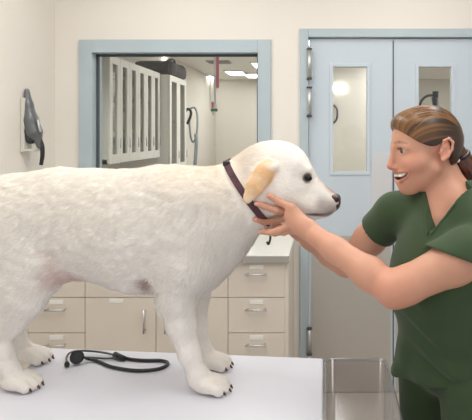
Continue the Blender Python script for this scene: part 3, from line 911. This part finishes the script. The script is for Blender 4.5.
# ---- head
sk.el(L(-.006, 0, .030), (.090, .071, .080), RH, .02)
sk.el(L(.034, 0, -.030), (.050, .056, .074), RH, .02)
for sg in (-1, 1):
    sk.rc(L(-.004, sg * .050, -.045), .020, L(.046, sg * .014, -.093), .014, .02)
    sk.rc(L(.054, sg * .036, -.030), .022, L(.03, sg * .046, -.026), .022, .015)
    sk.rc(L(.079, sg * .010, .017), .008, L(.064, sg * .042, .014), .008, .012)
sk.rc(L(.060, 0, -.095), .0150, L(.052, 0, -.091), .0160, .02)
sk.el(L(.061, 0, -.062), (.024, .033, .034), RH, .015)
for sg in (-1, 1):
    sk.el(L(.090, sg * .031, .008), (.015, .017, .011), RH, .010, 'sub')
sk.rc(L(.083, 0, .010), .0075, L(.097, 0, -.031), .0080, .010)
sk.rc(L(.096, 0, -.033), .0090, L(.091, 0, -.037), .008, .006)
for sg in (-1, 1): sk.el(L(.084, sg * .011, -.038), (.010, .0065, .0065), RH, .006)
MU = -.0630                                             # height of the mouth
mir = lambda p: p - 2 * s0 * ((p - HC) @ s0)
def face_pt(px, py, deep=0.0):
    Y = sk.hit(px, py, 1.3, 1.75) or (YW0 - .02)
    return W(px, py, Y + deep)
LIPU = [L(.0840, 0, MU + .0120), face_pt(400.5, 172.3), face_pt(406, 171.6), face_pt(410, 170.6)]
LIPL = [L(.0775, 0, MU - .0125), face_pt(401.5, 180.6), face_pt(406.5, 176.8), face_pt(410, 171.4)]
GAP = [L(.079, 0, MU + .0005), face_pt(400.5, 176.4, .002), face_pt(405.5, 174.2, .002), face_pt(409, 171.6, .001)]
TOOTH = [L(.0775, 0, MU + .0055), face_pt(400.5, 174.9, .0050), face_pt(404.5, 174.0, .0055), face_pt(407.5, 172.6, .0050)]
for f_ in (lambda p: p, mir):
    g_ = [f_(p) for p in GAP]; rr_ = (.0095, .0085, .0055, .0016)
    for i in range(3): sk.rc(g_[i], rr_[i], g_[i + 1], rr_[i + 1], .002, None, 1, 'sub')
for f_ in (lambda p: p, mir):
    u_ = [f_(p) for p in LIPU]; l_ = [f_(p) for p in LIPL]
    sk.chain(u_, [.0040, .0034, .0028, .0018], .003); sk.chain(l_, [.0052, .0044, .0034, .0018], .003)
for sg in (-1, 1):
    # ears: a dished shell with a rolled rim and a lobe
    ec = L(-.026, sg * .0745, .000)
    tilt = u1 * .97 - f1 * .25; tilt /= np.linalg.norm(tilt); tf_ = np.cross(tilt, s0); tf_ = tf_ if tf_ @ f1 > 0 else -tf_
    o_ = s0 * sg
    sk.el(ec, (.014, .007, .028), np.array([tf_, s0, tilt]), .004)
    rim = [ec + tf_ * .010 + tilt * .006 + o_ * .004, ec + tf_ * .010 + tilt * .022 + o_ * .006, ec - tf_ * .002 + tilt * .030 + o_ * .009, ec - tf_ * .013 + tilt * .022 + o_ * .011, ec - tf_ * .014 + tilt * .004 + o_ * .011, ec - tf_ * .007 - tilt * .016 + o_ * .008, ec + tf_ * .004 - tilt * .026 + o_ * .005]
    sk.chain(rim, [.003, .0036, .0040, .0040, .0036, .004, .0055], .002)
    sk.el(ec + o_ * .009 + tf_ * .001 - tilt * .004, (.0065, .006, .010), np.array([tf_, s0, tilt]), .003, 'sub')
    sk.rc(ec + tf_ * .011 - tilt * .004 + o_ * .003, .004, ec + tf_ * .012 - tilt * .010 + o_ * .002, .004, .004)
    # eyelids
    sk.rc(L(.076, sg * .020, .0110), .0036, L(.0725, sg * .034, .0155), .0042, .004); sk.rc(L(.0725, sg * .034, .0155), .0042, L(.060, sg * .047, .0085), .0036, .004)
    sk.rc(L(.075, sg * .021, .0025), .003, L(.070, sg * .034, -.0005), .0036, .005); sk.rc(L(.070, sg * .034, -.0005), .0036, L(.060, sg * .047, .0060), .003, .004)
# ---- arms
EN = W(394, 291, 1.42); WN = W(313, 234, 1.585)
EF = W(346, 264, 1.80); WF = W(300, 232, 1.87)
def lerp(a, b_, t): return a * (1 - t) + b_ * t
sk.chain([SN, lerp(SN, EN, .45), lerp(SN, EN, .9), EN], [.052, .052, .043, .038], .02)
sk.chain([EN, lerp(EN, WN, .28), lerp(EN, WN, .7), lerp(EN, WN, .97)], [.037, .039, .031, .0265], .02)
sk.chain([SF, lerp(SF, EF, .5), EF], [.050, .045, .035], .02)
sk.chain([EF, lerp(EF, WF, .3), lerp(EF, WF, .75), WF], [.036, .038, .029, .024], .02)
# ---- hands
hand_pts = []
def finger(pts, r0, r1, k=.004):
    rr = np.linspace(r0, r1, len(pts))
    sk.chain(pts, list(rr), k)
    for i in range(1, len(pts) - 1): sk.el(pts[i], (rr[i] * 1.08,) * 3, None, .004)
    hand_pts.append((pts[-1], pts[-2]))
def onfur(px, py, r, lift=0.0):
    Y = dog.hit(px, py)
    return None if Y is None else Y - r * .9 - lift
def near_finger(pp, r0, r1, Yb, lifts):
    pts = []; last = Yb
    for i, (a, c) in enumerate(pp):
        r = r0 + (r1 - r0) * i / (len(pp) - 1)
        Y = onfur(a, c, r, lifts[i])
        Y = last if Y is None else min(max(Y, last - .03), last + .03)
        pts.append(W(a, c, Y)); last = Y
    finger(pts, r0, r1)
    return pts
KY = onfur(288, 213, .010) or 1.62
KY = min(KY, 1.625)
kn = {'index': W(290, 211, KY - .006), 'middle': W(289, 217, KY - .010), 'ring': W(290, 224, KY - .006), 'little': W(293, 230, KY + .006)}
WH = W(309, 230, 1.592)
for n_, rr in (('index', .0125), ('middle', .013), ('ring', .0125), ('little', .011)):
    sk.rc(WH + (kn[n_] - WH) * .05, .0215, kn[n_], rr, .012, AY, .8)
near_finger([(290, 211), (276, 210.5), (265, 206.5), (256.5, 203.5)], .0105, .0072, KY - .006, [.004, .008, .003, 0])
near_finger([(289, 217), (275, 221), (264, 222), (255.5, 219.5)], .0105, .0074, KY - .010, [.004, .008, .003, 0])
near_finger([(290, 224), (279, 230.5), (270, 232.5), (261, 232)], .0100, .0070, KY - .006, [.004, .006, .002, 0])
finger([kn['little'], W(284, 232.5, KY + .022), W(275, 233.5, KY + .034), W(267, 233, KY + .040)], .0092, .0065)
th = [W(304, 222, KY - .004), W(292, 208, KY - .008), W(279, 202, (onfur(279, 202, .009) or KY)), W(269, 195.5, (onfur(269, 195.5, .008) or KY))]
sk.rc(th[0], .0165, th[1], .0125, .012)
finger(th[1:], .0118, .0078)
# far hand, flat against the far side of the neck
YK = 1.845
fk = [W(278 + 2 * i, 205 + 7 * i, YK + .006) for i in range(4)]
for i in range(4): sk.rc(WF, .020, fk[i], .012, .012, AY, .8)
for i in range(4):
    a, c = 278 + 2 * i, 205 + 7 * i
    finger([fk[i], W(a - 13, c - 1 + i, YK + .008), W(a - 23, c - 2 + i, YK + .003), W(a - 31 + 2 * abs(i - 1), c - 2 + i, YK - .006)], .0098, .0068)
ft = [W(294, 220, YK + .002), W(287, 205, YK + .004), W(280, 196, YK + .001), W(273, 190, YK - .004)]
sk.rc(WF, .018, ft[1], .0125, .012); finger(ft[1:], .0115, .0078)
Vs, Qs = sk.mesh(1)
SKN = lin(205, 152, 126)
red, lipc = lin(206, 128, 108), lin(186, 92, 86)
st = [(L(.06, .042, -.032), L(.05, .048, -.028), .010, .03, lin(214, 140, 116), .45),
      (L(.097, 0, -.036), L(.092, .004, -.038), .006, .014, lin(214, 128, 112), .5),
      (L(-.02, .075, -.02), L(-.02, .075, .02), .012, .02, lin(222, 150, 128), .5),
      (L(.02, .02, -.11), NB + tf * .06, .03, .04, lin(206, 150, 126), .4),
      (EN, EN, .03, .05, lin(212, 140, 116), .5)]
for f_ in (lambda p: p, mir):
    u_ = [f_(p) for p in LIPU]; l_ = [f_(p) for p in LIPL]
    for q_, rl in ((u_, (.0042, .0034, .0026)), (l_, (.0052, .0042, .0030))):
        for i in range(3): st.append((q_[i], q_[i + 1], rl[i] * .8, .0025, lipc, (.65, .5, .2)[i]))
    st += [(f_(L(.084, .012, .0262)), f_(L(.078, .028, .0285)), .0018, .0035, lin(140, 98, 72), .75), (f_(L(.078, .028, .0285)), f_(L(.064, .046, .0240)), .0016, .003, lin(140, 98, 72), .75),
           (f_(L(.0790, .021, .0110)), f_(L(.0755, .034, .0135)), .0016, .003, lin(60, 40, 34), .85), (f_(L(.0755, .034, .0135)), f_(L(.062, .048, .0085)), .0016, .003, lin(60, 40, 34), .85)]
for tip, prev in hand_pts:
    st.append((tip, tip, .007, .008, lin(226, 150, 130), .6))
Cs = paint(Vs, SKN, st)
def sample_mouth(V, f_):
    # only the inside of the opening: deeper than both lip lines
    c = f_((LIPU[1] + LIPL[1]) / 2); ok = np.zeros(len(V), bool)
    d_in = HC + f1 * .03 - u1 * .062
    return np.linalg.norm(V - d_in, axis=1) < np.linalg.norm(c - d_in) + .004
for f_ in (lambda p: p, mir):
    g_ = [f_(p) for p in GAP]; rr_ = (.0085, .0075, .0045, .0010)
    for i in range(3):
        v = g_[i + 1] - g_[i]; t = np.clip(((Vs - g_[i]) @ v) / (v @ v), 0, 1)
        dd = np.linalg.norm(Vs - g_[i] - t[:, None] * v, axis=1) - (rr_[i] + (rr_[i + 1] - rr_[i]) * t)
        m_in = (dd < .0012) & (dd > -.02) & (sample_mouth(Vs, f_))
        Cs[m_in] = lin(112, 48, 44)
bd = to_obj('body', (Vs, Qs), M['skin'], wm, Cs)
# eyes, teeth, nails
for sg in (-1, 1):
    c_ = L(.0635, sg * .0315, .0072)
    eb = MB().ball(c_, .0132).build('eye', M['eyewhite'], bd)
    look = (f1 * .92 - u1 * .14 + s0 * .10); look /= np.linalg.norm(look)
    MB().cyl(c_ + look * .0110, c_ + look * .0136, .0070, .0055, n=20).build('iris', M['iris'], eb)
b = MB()
b2 = bmesh.new()
tc = catmull(TOOTH, 8)
for f_ in (lambda p: p, mir):
    for i in range(5):
        p = np.array(tc[2 + i * 4]); q = np.array(tc[min(2 + i * 4 + 2, len(tc) - 1)]); o = np.array(tc[i * 4])
        p, q, o = f_(p), f_(q), f_(o)
        ax_t = (q - o); wt = np.linalg.norm(ax_t); ax_t = ax_t / wt; out_t = np.cross(ax_t, u1); out_t /= np.linalg.norm(out_t)
        r = bmesh.ops.create_cube(b2, size=1)
        for v in r['verts']:
            v.co = Vector(p + ax_t * v.co.x * wt * .97 + out_t * v.co.y * .005 + u1 * v.co.z * (.0095, .009, .0085, .007, .005)[i])
        bmesh.ops.bevel(b2, geom=list(set(e for v in r['verts'] for e in v.link_edges)), offset=.0006, segments=2, affect='EDGES')
b.bm.free(); b.bm = b2
b.build('teeth', M['teeth'], bd)
for tip, prev in hand_pts[:3] + hand_pts[4:5]:
    d_ = (tip - prev) / np.linalg.norm(tip - prev)
    out = np.array([0, -1.0, 0]); out -= d_ * (out @ d_); out /= np.linalg.norm(out)
    sd = np.cross(d_, out)
    rot = Matrix((d_, sd, out)).transposed()
    MB().ball(tip + d_ * .001 + out * .0056, .0058, .0046, .0016, 14, 8, rot).build('fingernail', mat('nail', (232, 176, 160), .3), bd)

# ---- hair
hr = SDF(HC - .17, HC + np.array([.19, .17, .16]), .0025)
hr.el(L(-.012, 0, .036), (.092, .079, .082), RH, 0)
hr.el(L(-.035, 0, .012), (.068, .076, .075), RH, .02)
hr.el(L(.040, 0, .074), (.042, .055, .030), RH, .02)
# keep the face and ears clear
hr.cut(L(.088, 0, .060), RH.T @ np.array([.40, 0, -.92]), .010, None, None) if False else None
X, Y_, Z = np.meshgrid(*[a.astype(np.float32) for a in hr.ax], indexing='ij', sparse=True)
F_ = (X - HC[0]) * f1[0] + (Y_ - HC[1]) * f1[1] + (Z - HC[2]) * f1[2]
S_ = (X - HC[0]) * s0[0] + (Y_ - HC[1]) * s0[1] + (Z - HC[2]) * s0[2]
U_ = (X - HC[0]) * u1[0] + (Y_ - HC[1]) * u1[1] + (Z - HC[2]) * u1[2]
line = .010 + np.maximum(F_ + .01, 0) ** 2 * 6.9 + .016 * np.exp(-((F_ + .026) / .016) ** 2)
front = (line - U_) * .9                                  # > 0 below the hairline
backk = F_ + .044 + np.clip(-.01 - U_, 0, .1) * .25       # > 0 in front of the line behind the ears
cutd = np.minimum(front, backk)
low = -.075 - U_
cutd = np.maximum(cutd, low)
hr.F = np.maximum(hr.F, cutd.astype(np.float32))
Vh, Qh = hr.mesh(1)
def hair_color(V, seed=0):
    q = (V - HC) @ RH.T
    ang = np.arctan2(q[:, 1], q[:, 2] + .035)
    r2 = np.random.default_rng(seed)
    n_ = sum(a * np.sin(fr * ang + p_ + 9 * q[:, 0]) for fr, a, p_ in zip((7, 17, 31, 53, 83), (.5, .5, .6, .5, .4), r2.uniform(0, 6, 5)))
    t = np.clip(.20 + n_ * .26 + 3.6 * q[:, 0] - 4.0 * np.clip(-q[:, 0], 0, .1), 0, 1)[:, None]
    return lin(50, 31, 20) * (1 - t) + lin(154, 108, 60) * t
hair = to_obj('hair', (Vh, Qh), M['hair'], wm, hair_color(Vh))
# loose strands combed from the hairline to the tie
TIE = L(-.100, 0, -.012)
def on_hair(f, s_, u):
    c = L(-.012, 0, .03); d_ = L(f, s_, u) - c; d_ /= np.linalg.norm(d_)
    t = .13
    while t > .03:
        if hr.at(c + d_ * t) < 0: break
        t -= .001
    return c + d_ * t, t
b = MB()
for i in range(70):
    sa = random.uniform(-.9, .9); st_u = random.uniform(0, 1)
    # start on the front hairline
    s1 = sa * .066; f_ = .08 * math.sqrt(max(0, 1 - (s1 / .075) ** 2)); u_ = .055 + .05 * st_u - .035 * abs(sa)
    pts = []
    for t in np.linspace(0, 1, 7):
        ff_ = f_ * (1 - t) - .1 * t; ss = s1 * (1 - t ** 2) + (.02 * sa) * t ** 2; uu = u_ * (1 - t) + (-.01) * t + .05 * math.sin(PI * t)
        p, tt = on_hair(ff_, ss, uu)
        if tt > .035: pts.append(p)
    if len(pts) >= 4: b.tube(pts, [.0006, .0013, .0013, .0008], n=5, sub=3)
b.build('strands', mat('fair_hair_strands', (138, 96, 54), .4), hair)
pt = SDF(TIE - np.array([.06, .08, .16]), TIE + np.array([.16, .08, .08]), .0028)
pt.chain([TIE, W(463, 163, 1.62), W(473, 178, 1.63), W(480, 205, 1.63)], [.018, .029, .031, .014], .012)
Vp, Qp = pt.mesh(1)
qp = Vp - TIE
t_ = np.clip(.45 + .4 * np.sin(qp[:, 0] * 420 + qp[:, 2] * 260) * np.sin(qp[:, 1] * 300 + 2) + .2 * np.sin(qp[:, 1] * 700), 0, 1)[:, None]
to_obj('ponytail', (Vp, Qp), M['hair'], hair, lin(40, 24, 18) * (1 - t_) + lin(112, 62, 40) * t_)
tdir = (W(463, 163, 1.62) - TIE); tdir /= np.linalg.norm(tdir)
qa = np.cross(tdir, [0, 1, 0]); qa /= np.linalg.norm(qa); qb = np.cross(tdir, qa)
MB().tube([TIE + tdir * .012 + (qa * math.cos(t) + qb * math.sin(t)) * .0225 for t in np.linspace(0, 2 * PI, 18, endpoint=False)], .0055, n=8, closed=True, sub=2).build('hair_tie', M['black'], hair)
tb = W(456.2, 160, 1.60); tb[1] = TIE[1] - .026
MB().ball(tb, .006).build('tie_bead', M['whitestrap'], hair)

# ---- scrub top
tp_ = SDF((.08, 1.22, .80), (.62, 1.92, 1.48), .0035)
tp_.el(TC + np.array([.005, 0, .0]), (.108, .155, .172), RT, .03)
tp_.rc(SN, .058, NB, .066, .04); tp_.rc(SF, .056, NB, .066, .04)
tp_.rc(NB + np.array([0, 0, -.03]), .066, mid + np.array([0, 0, -.02]), .08, .04)
wc = W(457, 318, 1.57)
tp_.el(lerp(TC, wc, .5), (.112, .155, .16), RT, .05)
tp_.el(wc, (.112, .150, .15), RT, .05)
hipc = W(455, 372, 1.595)
tp_.el(hipc + np.array([.0, 0, .02]), (.135, .165, .13), RT, .06)
tp_.rc(W(440, 335, 1.60), .05, W(401, 388, 1.60), .042, .05)
# sleeves
SHf = lerp(SF, EF, .34)
sN = SDF(tp_.lo, tp_.ax_hi() - tp_.h, tp_.h); sN.n = tp_.n.copy(); sN.F = np.full(sN.n, 1.0, np.float32); sN.ax = tp_.ax
sN.chain([SN, lerp(SN, EN, .30), lerp(SN, EN, .75)], [.060, .066, .068], .02)
sN.cut(W(452, 255, 1.44), (-.36, -.1, -.93))
sF = SDF(tp_.lo, tp_.ax_hi() - tp_.h, tp_.h); sF.n = tp_.n.copy(); sF.F = np.full(sF.n, 1.0, np.float32); sF.ax = tp_.ax
sF.chain([SF, lerp(SF, EF, .8)], [.057, .057], .03)
sF.cut(SHf, (EF - SF))
for s in (sN, sF):
    a, d_, k = tp_.F, s.F, .018
    hh = np.maximum(k - np.abs(a - d_), 0) / k
    tp_.F = np.minimum(a, d_) - hh * hh * k * .25
# V neck
vb = W(430, 233, tp_.hit(430, 233, 1.2, 1.9) or 1.48)
X, Y_, Z = np.meshgrid(*[a.astype(np.float32) for a in tp_.ax], indexing='ij', sparse=True)
F_ = (X - vb[0]) * tf[0] + (Y_ - vb[1]) * tf[1]; S_ = (X - vb[0]) * tl[0] + (Y_ - vb[1]) * tl[1]; U_ = Z - vb[2]
vcut = np.maximum(np.abs(S_) - np.clip(U_, 0, .2) * .52, -U_)
vcut = np.maximum(vcut, -(F_ + .10))
tp_.F = np.maximum(tp_.F, -vcut.astype(np.float32) * .8)
tp_.rc(NB + np.array([0, 0, .035]), .050, lerp(NB, L(-.038, 0, -.055), 1.0), .075, .006, None, 1, 'sub')
# folds
fold = .0035 * np.sin(60 * (Z - .9) + 45 * F_ + 3 * np.sin(25 * S_ + 12 * Z)) * np.clip((1.25 - Z) / .2, 0, 1) + .003 * np.sin(42 * S_ + 14 * Z + 2 * np.sin(20 * Z)) * np.clip((1.12 - Z) / .15, 0, 1)
tp_.F += fold.astype(np.float32)
# hem plane
p1, p2, p3 = W(387, 375, 1.60), W(420, 387, 1.50), W(467, 387, 1.46)
nh = np.cross(p2 - p1, p3 - p1); nh = -nh if nh[2] > 0 else nh
tp_.cut(p1, nh, .004)
top_o = to_obj('scrub_top', tp_.mesh(2), M['scrub'], wm)
# neckline band
b = MB()
def on_top(s_, u_):
    base = vb + tl * s_ + np.array([0, 0, u_])
    for t in np.arange(.10, -.05, -.002):
        p = base + tf * t
        if np.all(p > tp_.lo) and np.all(p < tp_.ax_hi()) and tp_.at(p) < 0: return p
    return None
for sg in (-1, 1):
    pts = [on_top(sg * (u_ * .52 + .006), u_) for u_ in np.linspace(-.004, .12, 9)]
    pts = [p for p in pts if p is not None]
    if len(pts) > 3: b.tube(pts, .0035, n=6, sub=3)
b.build('neckband', M['scrub'], top_o)
# ---- trousers
tr = SDF((.17, 1.25, .0), (.62, 1.90, 1.06), .006)
hipF = np.array([.297, 1.69, .90]); hipN = np.array([.385, 1.50, .90])
tr.el((hipF + hipN) / 2 + np.array([.02, 0, .06]), (.115, .16, .12), RT, .04)
tr.chain([hipF, (.30, 1.72, .50), (.32, 1.74, .09)], [.086, .07, .065], .03)
tr.chain([hipN, (.375, 1.43, .50), (.41, 1.42, .09)], [.092, .075, .068], .03)
tr.cut((0, 0, .045), (0, 0, -1))
to_obj('scrub_trousers', tr.mesh(2), M['scrub'], wm)
for (x, y) in ((.29, 1.72), (.38, 1.40)):
    s = SDF((x - .2, y - .12, -.01), (x + .14, y + .12, .15), .005)
    s.chain([(x + .05, y + .02, .05), (x - .12, y - .035, .035)], [.045, .036], .02); s.rc((x + .03, y + .015, .05), .04, (x + .03, y + .015, .1), .04, .02)
    s.cut((0, 0, .002), (0, 0, -1))
    to_obj('shoe', s.mesh(), M['shoe'], wm)

# ---- the dog's coat: short combed hairs, longer on neck, chest, belly and haunch
def grad(S, P):
    q = np.clip((P - S.lo) / S.h, 1, S.n - 2.001); i = np.round(q).astype(int)
    F = S.F
    g_ = np.stack([F[i[:, 0] + 1, i[:, 1], i[:, 2]] - F[i[:, 0] - 1, i[:, 1], i[:, 2]], F[i[:, 0], i[:, 1] + 1, i[:, 2]] - F[i[:, 0], i[:, 1] - 1, i[:, 2]],
                   F[i[:, 0], i[:, 1], i[:, 2] + 1] - F[i[:, 0], i[:, 1], i[:, 2] - 1]], 1)
    return g_ / (np.linalg.norm(g_, axis=1)[:, None] + 1e-9)
def sample(S, P):
    q = (P - S.lo) / S.h; i = np.round(q).astype(int); ok = ((i >= 0) & (i < S.n)).all(1)
    i = np.clip(i, 0, S.n - 1); v = S.F[i[:, 0], i[:, 1], i[:, 2]].copy(); v[~ok] = 1
    return v
me_n = np.empty(len(dg.data.vertices) * 3, np.float32); dg.data.vertices.foreach_get('normal', me_n); me_n = me_n.reshape(-1, 3)
NB_ = 90000
qi = rng.integers(0, len(Qd), NB_); wts = rng.dirichlet((1, 1, 1, 1), NB_)
P = (Vd[Qd[qi]] * wts[:, :, None]).sum(1); Nn = (me_n[Qd[qi]] * wts[:, :, None]).sum(1); Nn /= np.linalg.norm(Nn, axis=1)[:, None] + 1e-9
Cb = (Cd[Qd[qi]] * wts[:, :, None]).sum(1)
xh = W(262, 0, YD)[0]
head_w = np.clip((P[:, 0] - xh + .02) / .04, 0, 1); low_w = np.clip((ZT + .26 - P[:, 2]) / .12, 0, 1)
ln = .017 * (1 - head_w) * (1 - low_w) + .0055 * head_w + .007 * low_w * (1 - head_w)
ln *= np.where(P[:, 0] > W(305, 0, YH)[0], .6, 1)
chest = np.exp(-((P[:, 0] - W(222, 0, YD)[0]) / .10) ** 2 - ((P[:, 2] - W(0, 255, YD)[2]) / .10) ** 2)
ln *= 1 + .6 * chest
flow = np.stack([-1 + .9 * low_w + .5 * chest, .15 * np.sign(P[:, 1] - YD), -.55 - .6 * low_w - .9 * chest + .6 * head_w], 1) + rng.normal(0, .28, (NB_, 3))
cl = np.sin(P[:, 0] * 70 + 2.5 * np.sin(P[:, 2] * 40)) * np.sin(P[:, 2] * 80 + 2 * np.sin(P[:, 0] * 30))
flow += np.stack([.35 * cl, 0 * cl, .45 * np.roll(cl, 0) * np.cos(P[:, 0] * 45)], 1)
flow -= Nn * (flow * Nn).sum(1)[:, None]; flow /= np.linalg.norm(flow, axis=1)[:, None] + 1e-9
side = np.cross(flow, Nn)
ln *= rng.uniform(.7, 1.25, NB_)
keep = sample(sk, P) > .007
keep &= np.linalg.norm(P - W(307.5, 178, ye), axis=1) > .017
keep &= np.linalg.norm(P - Hd(334, 201), axis=1) > .030
keep &= ~((np.abs((P - ctr) @ ax_n + .004) < .016) & (P[:, 0] < W(275, 0, YD)[0])) | (P[:, 2] < W(0, 235, YD)[2])
keep &= P[:, 2] > ZT + .02
tipP = P + flow * ln[:, None]
keep &= ~((np.abs((tipP - ctr) @ ax_n) < .012) & (np.linalg.norm(P - ctr, axis=1) < .2))
for lo_, hi_ in zip(ear_pts[0][:-1], ear_pts[0][1:]):
    v = hi_ - lo_; t = np.clip(((P - lo_) @ v) / (v @ v), 0, 1)
    ln = np.where(np.linalg.norm(P - lo_ - t[:, None] * v, axis=1) < .034, np.minimum(ln, .005), ln)
P, Nn, Cb, ln, flow, side = [a[keep] for a in (P, Nn, Cb, ln, flow, side)]
n_ = len(P); wd = .0005 + .0003 * (ln[:, None] / .02)
B0 = P - Nn * .0005 - side * wd; B1 = P - Nn * .0005 + side * wd
up_ = .16 * ln[:, None]
M0 = P + flow * ln[:, None] * .55 + Nn * up_ - side * wd * .7; M1 = P + flow * ln[:, None] * .55 + Nn * up_ + side * wd * .7
TP = P + flow * ln[:, None] + Nn * up_ * .9
VV = np.stack([B0, B1, M1, M0, TP], 1).reshape(-1, 3)
ii = np.arange(n_) * 5
me = bpy.data.meshes.new('coat')
me.vertices.add(len(VV)); me.vertices.foreach_set('co', VV.astype(np.float32).ravel())
lp = np.stack([ii, ii + 1, ii + 2, ii + 3, ii + 3, ii + 2, ii + 4], 1).ravel()
me.loops.add(len(lp)); me.loops.foreach_set('vertex_index', lp.astype(np.int32))
me.polygons.add(2 * n_)
me.polygons.foreach_set('loop_start', np.stack([np.arange(n_) * 7, np.arange(n_) * 7 + 4], 1).ravel().astype(np.int32))
me.update(calc_edges=True)
me.polygons.foreach_set('use_smooth', np.ones(2 * n_, bool))
cc = np.clip(Cb * rng.uniform(.90, 1.06, (n_, 1)), 0, .93)
ca = me.color_attributes.new('Col', 'FLOAT_COLOR', 'POINT')
ca.data.foreach_set('color', np.concatenate([np.repeat(cc, 5, 0), np.ones((n_ * 5, 1))], 1).astype(np.float32).ravel())
nv = np.repeat(Nn + flow * .12, 5, 0); nv /= np.linalg.norm(nv, axis=1)[:, None]
me.normals_split_custom_set_from_vertices(nv.tolist())
M['hairs'] = mat('cream_dog_hairs', None, 0.8, attr='Col', spec=0.15)
tag(link('coat', me, M['hairs'], dg), kind='stuff')

# ================================================================== light
w = bpy.data.worlds.new('world'); scene.world = w; w.use_nodes = True
bg = w.node_tree.nodes['Background']
bg.inputs['Color'].default_value = (.98, .99, 1.0, 1); bg.inputs['Strength'].default_value = .85
vs = scene.view_settings
vs.view_transform = 'Standard'; vs.look = 'None'; vs.exposure = 0.0; vs.gamma = 1.0; vs.use_curve_mapping = False
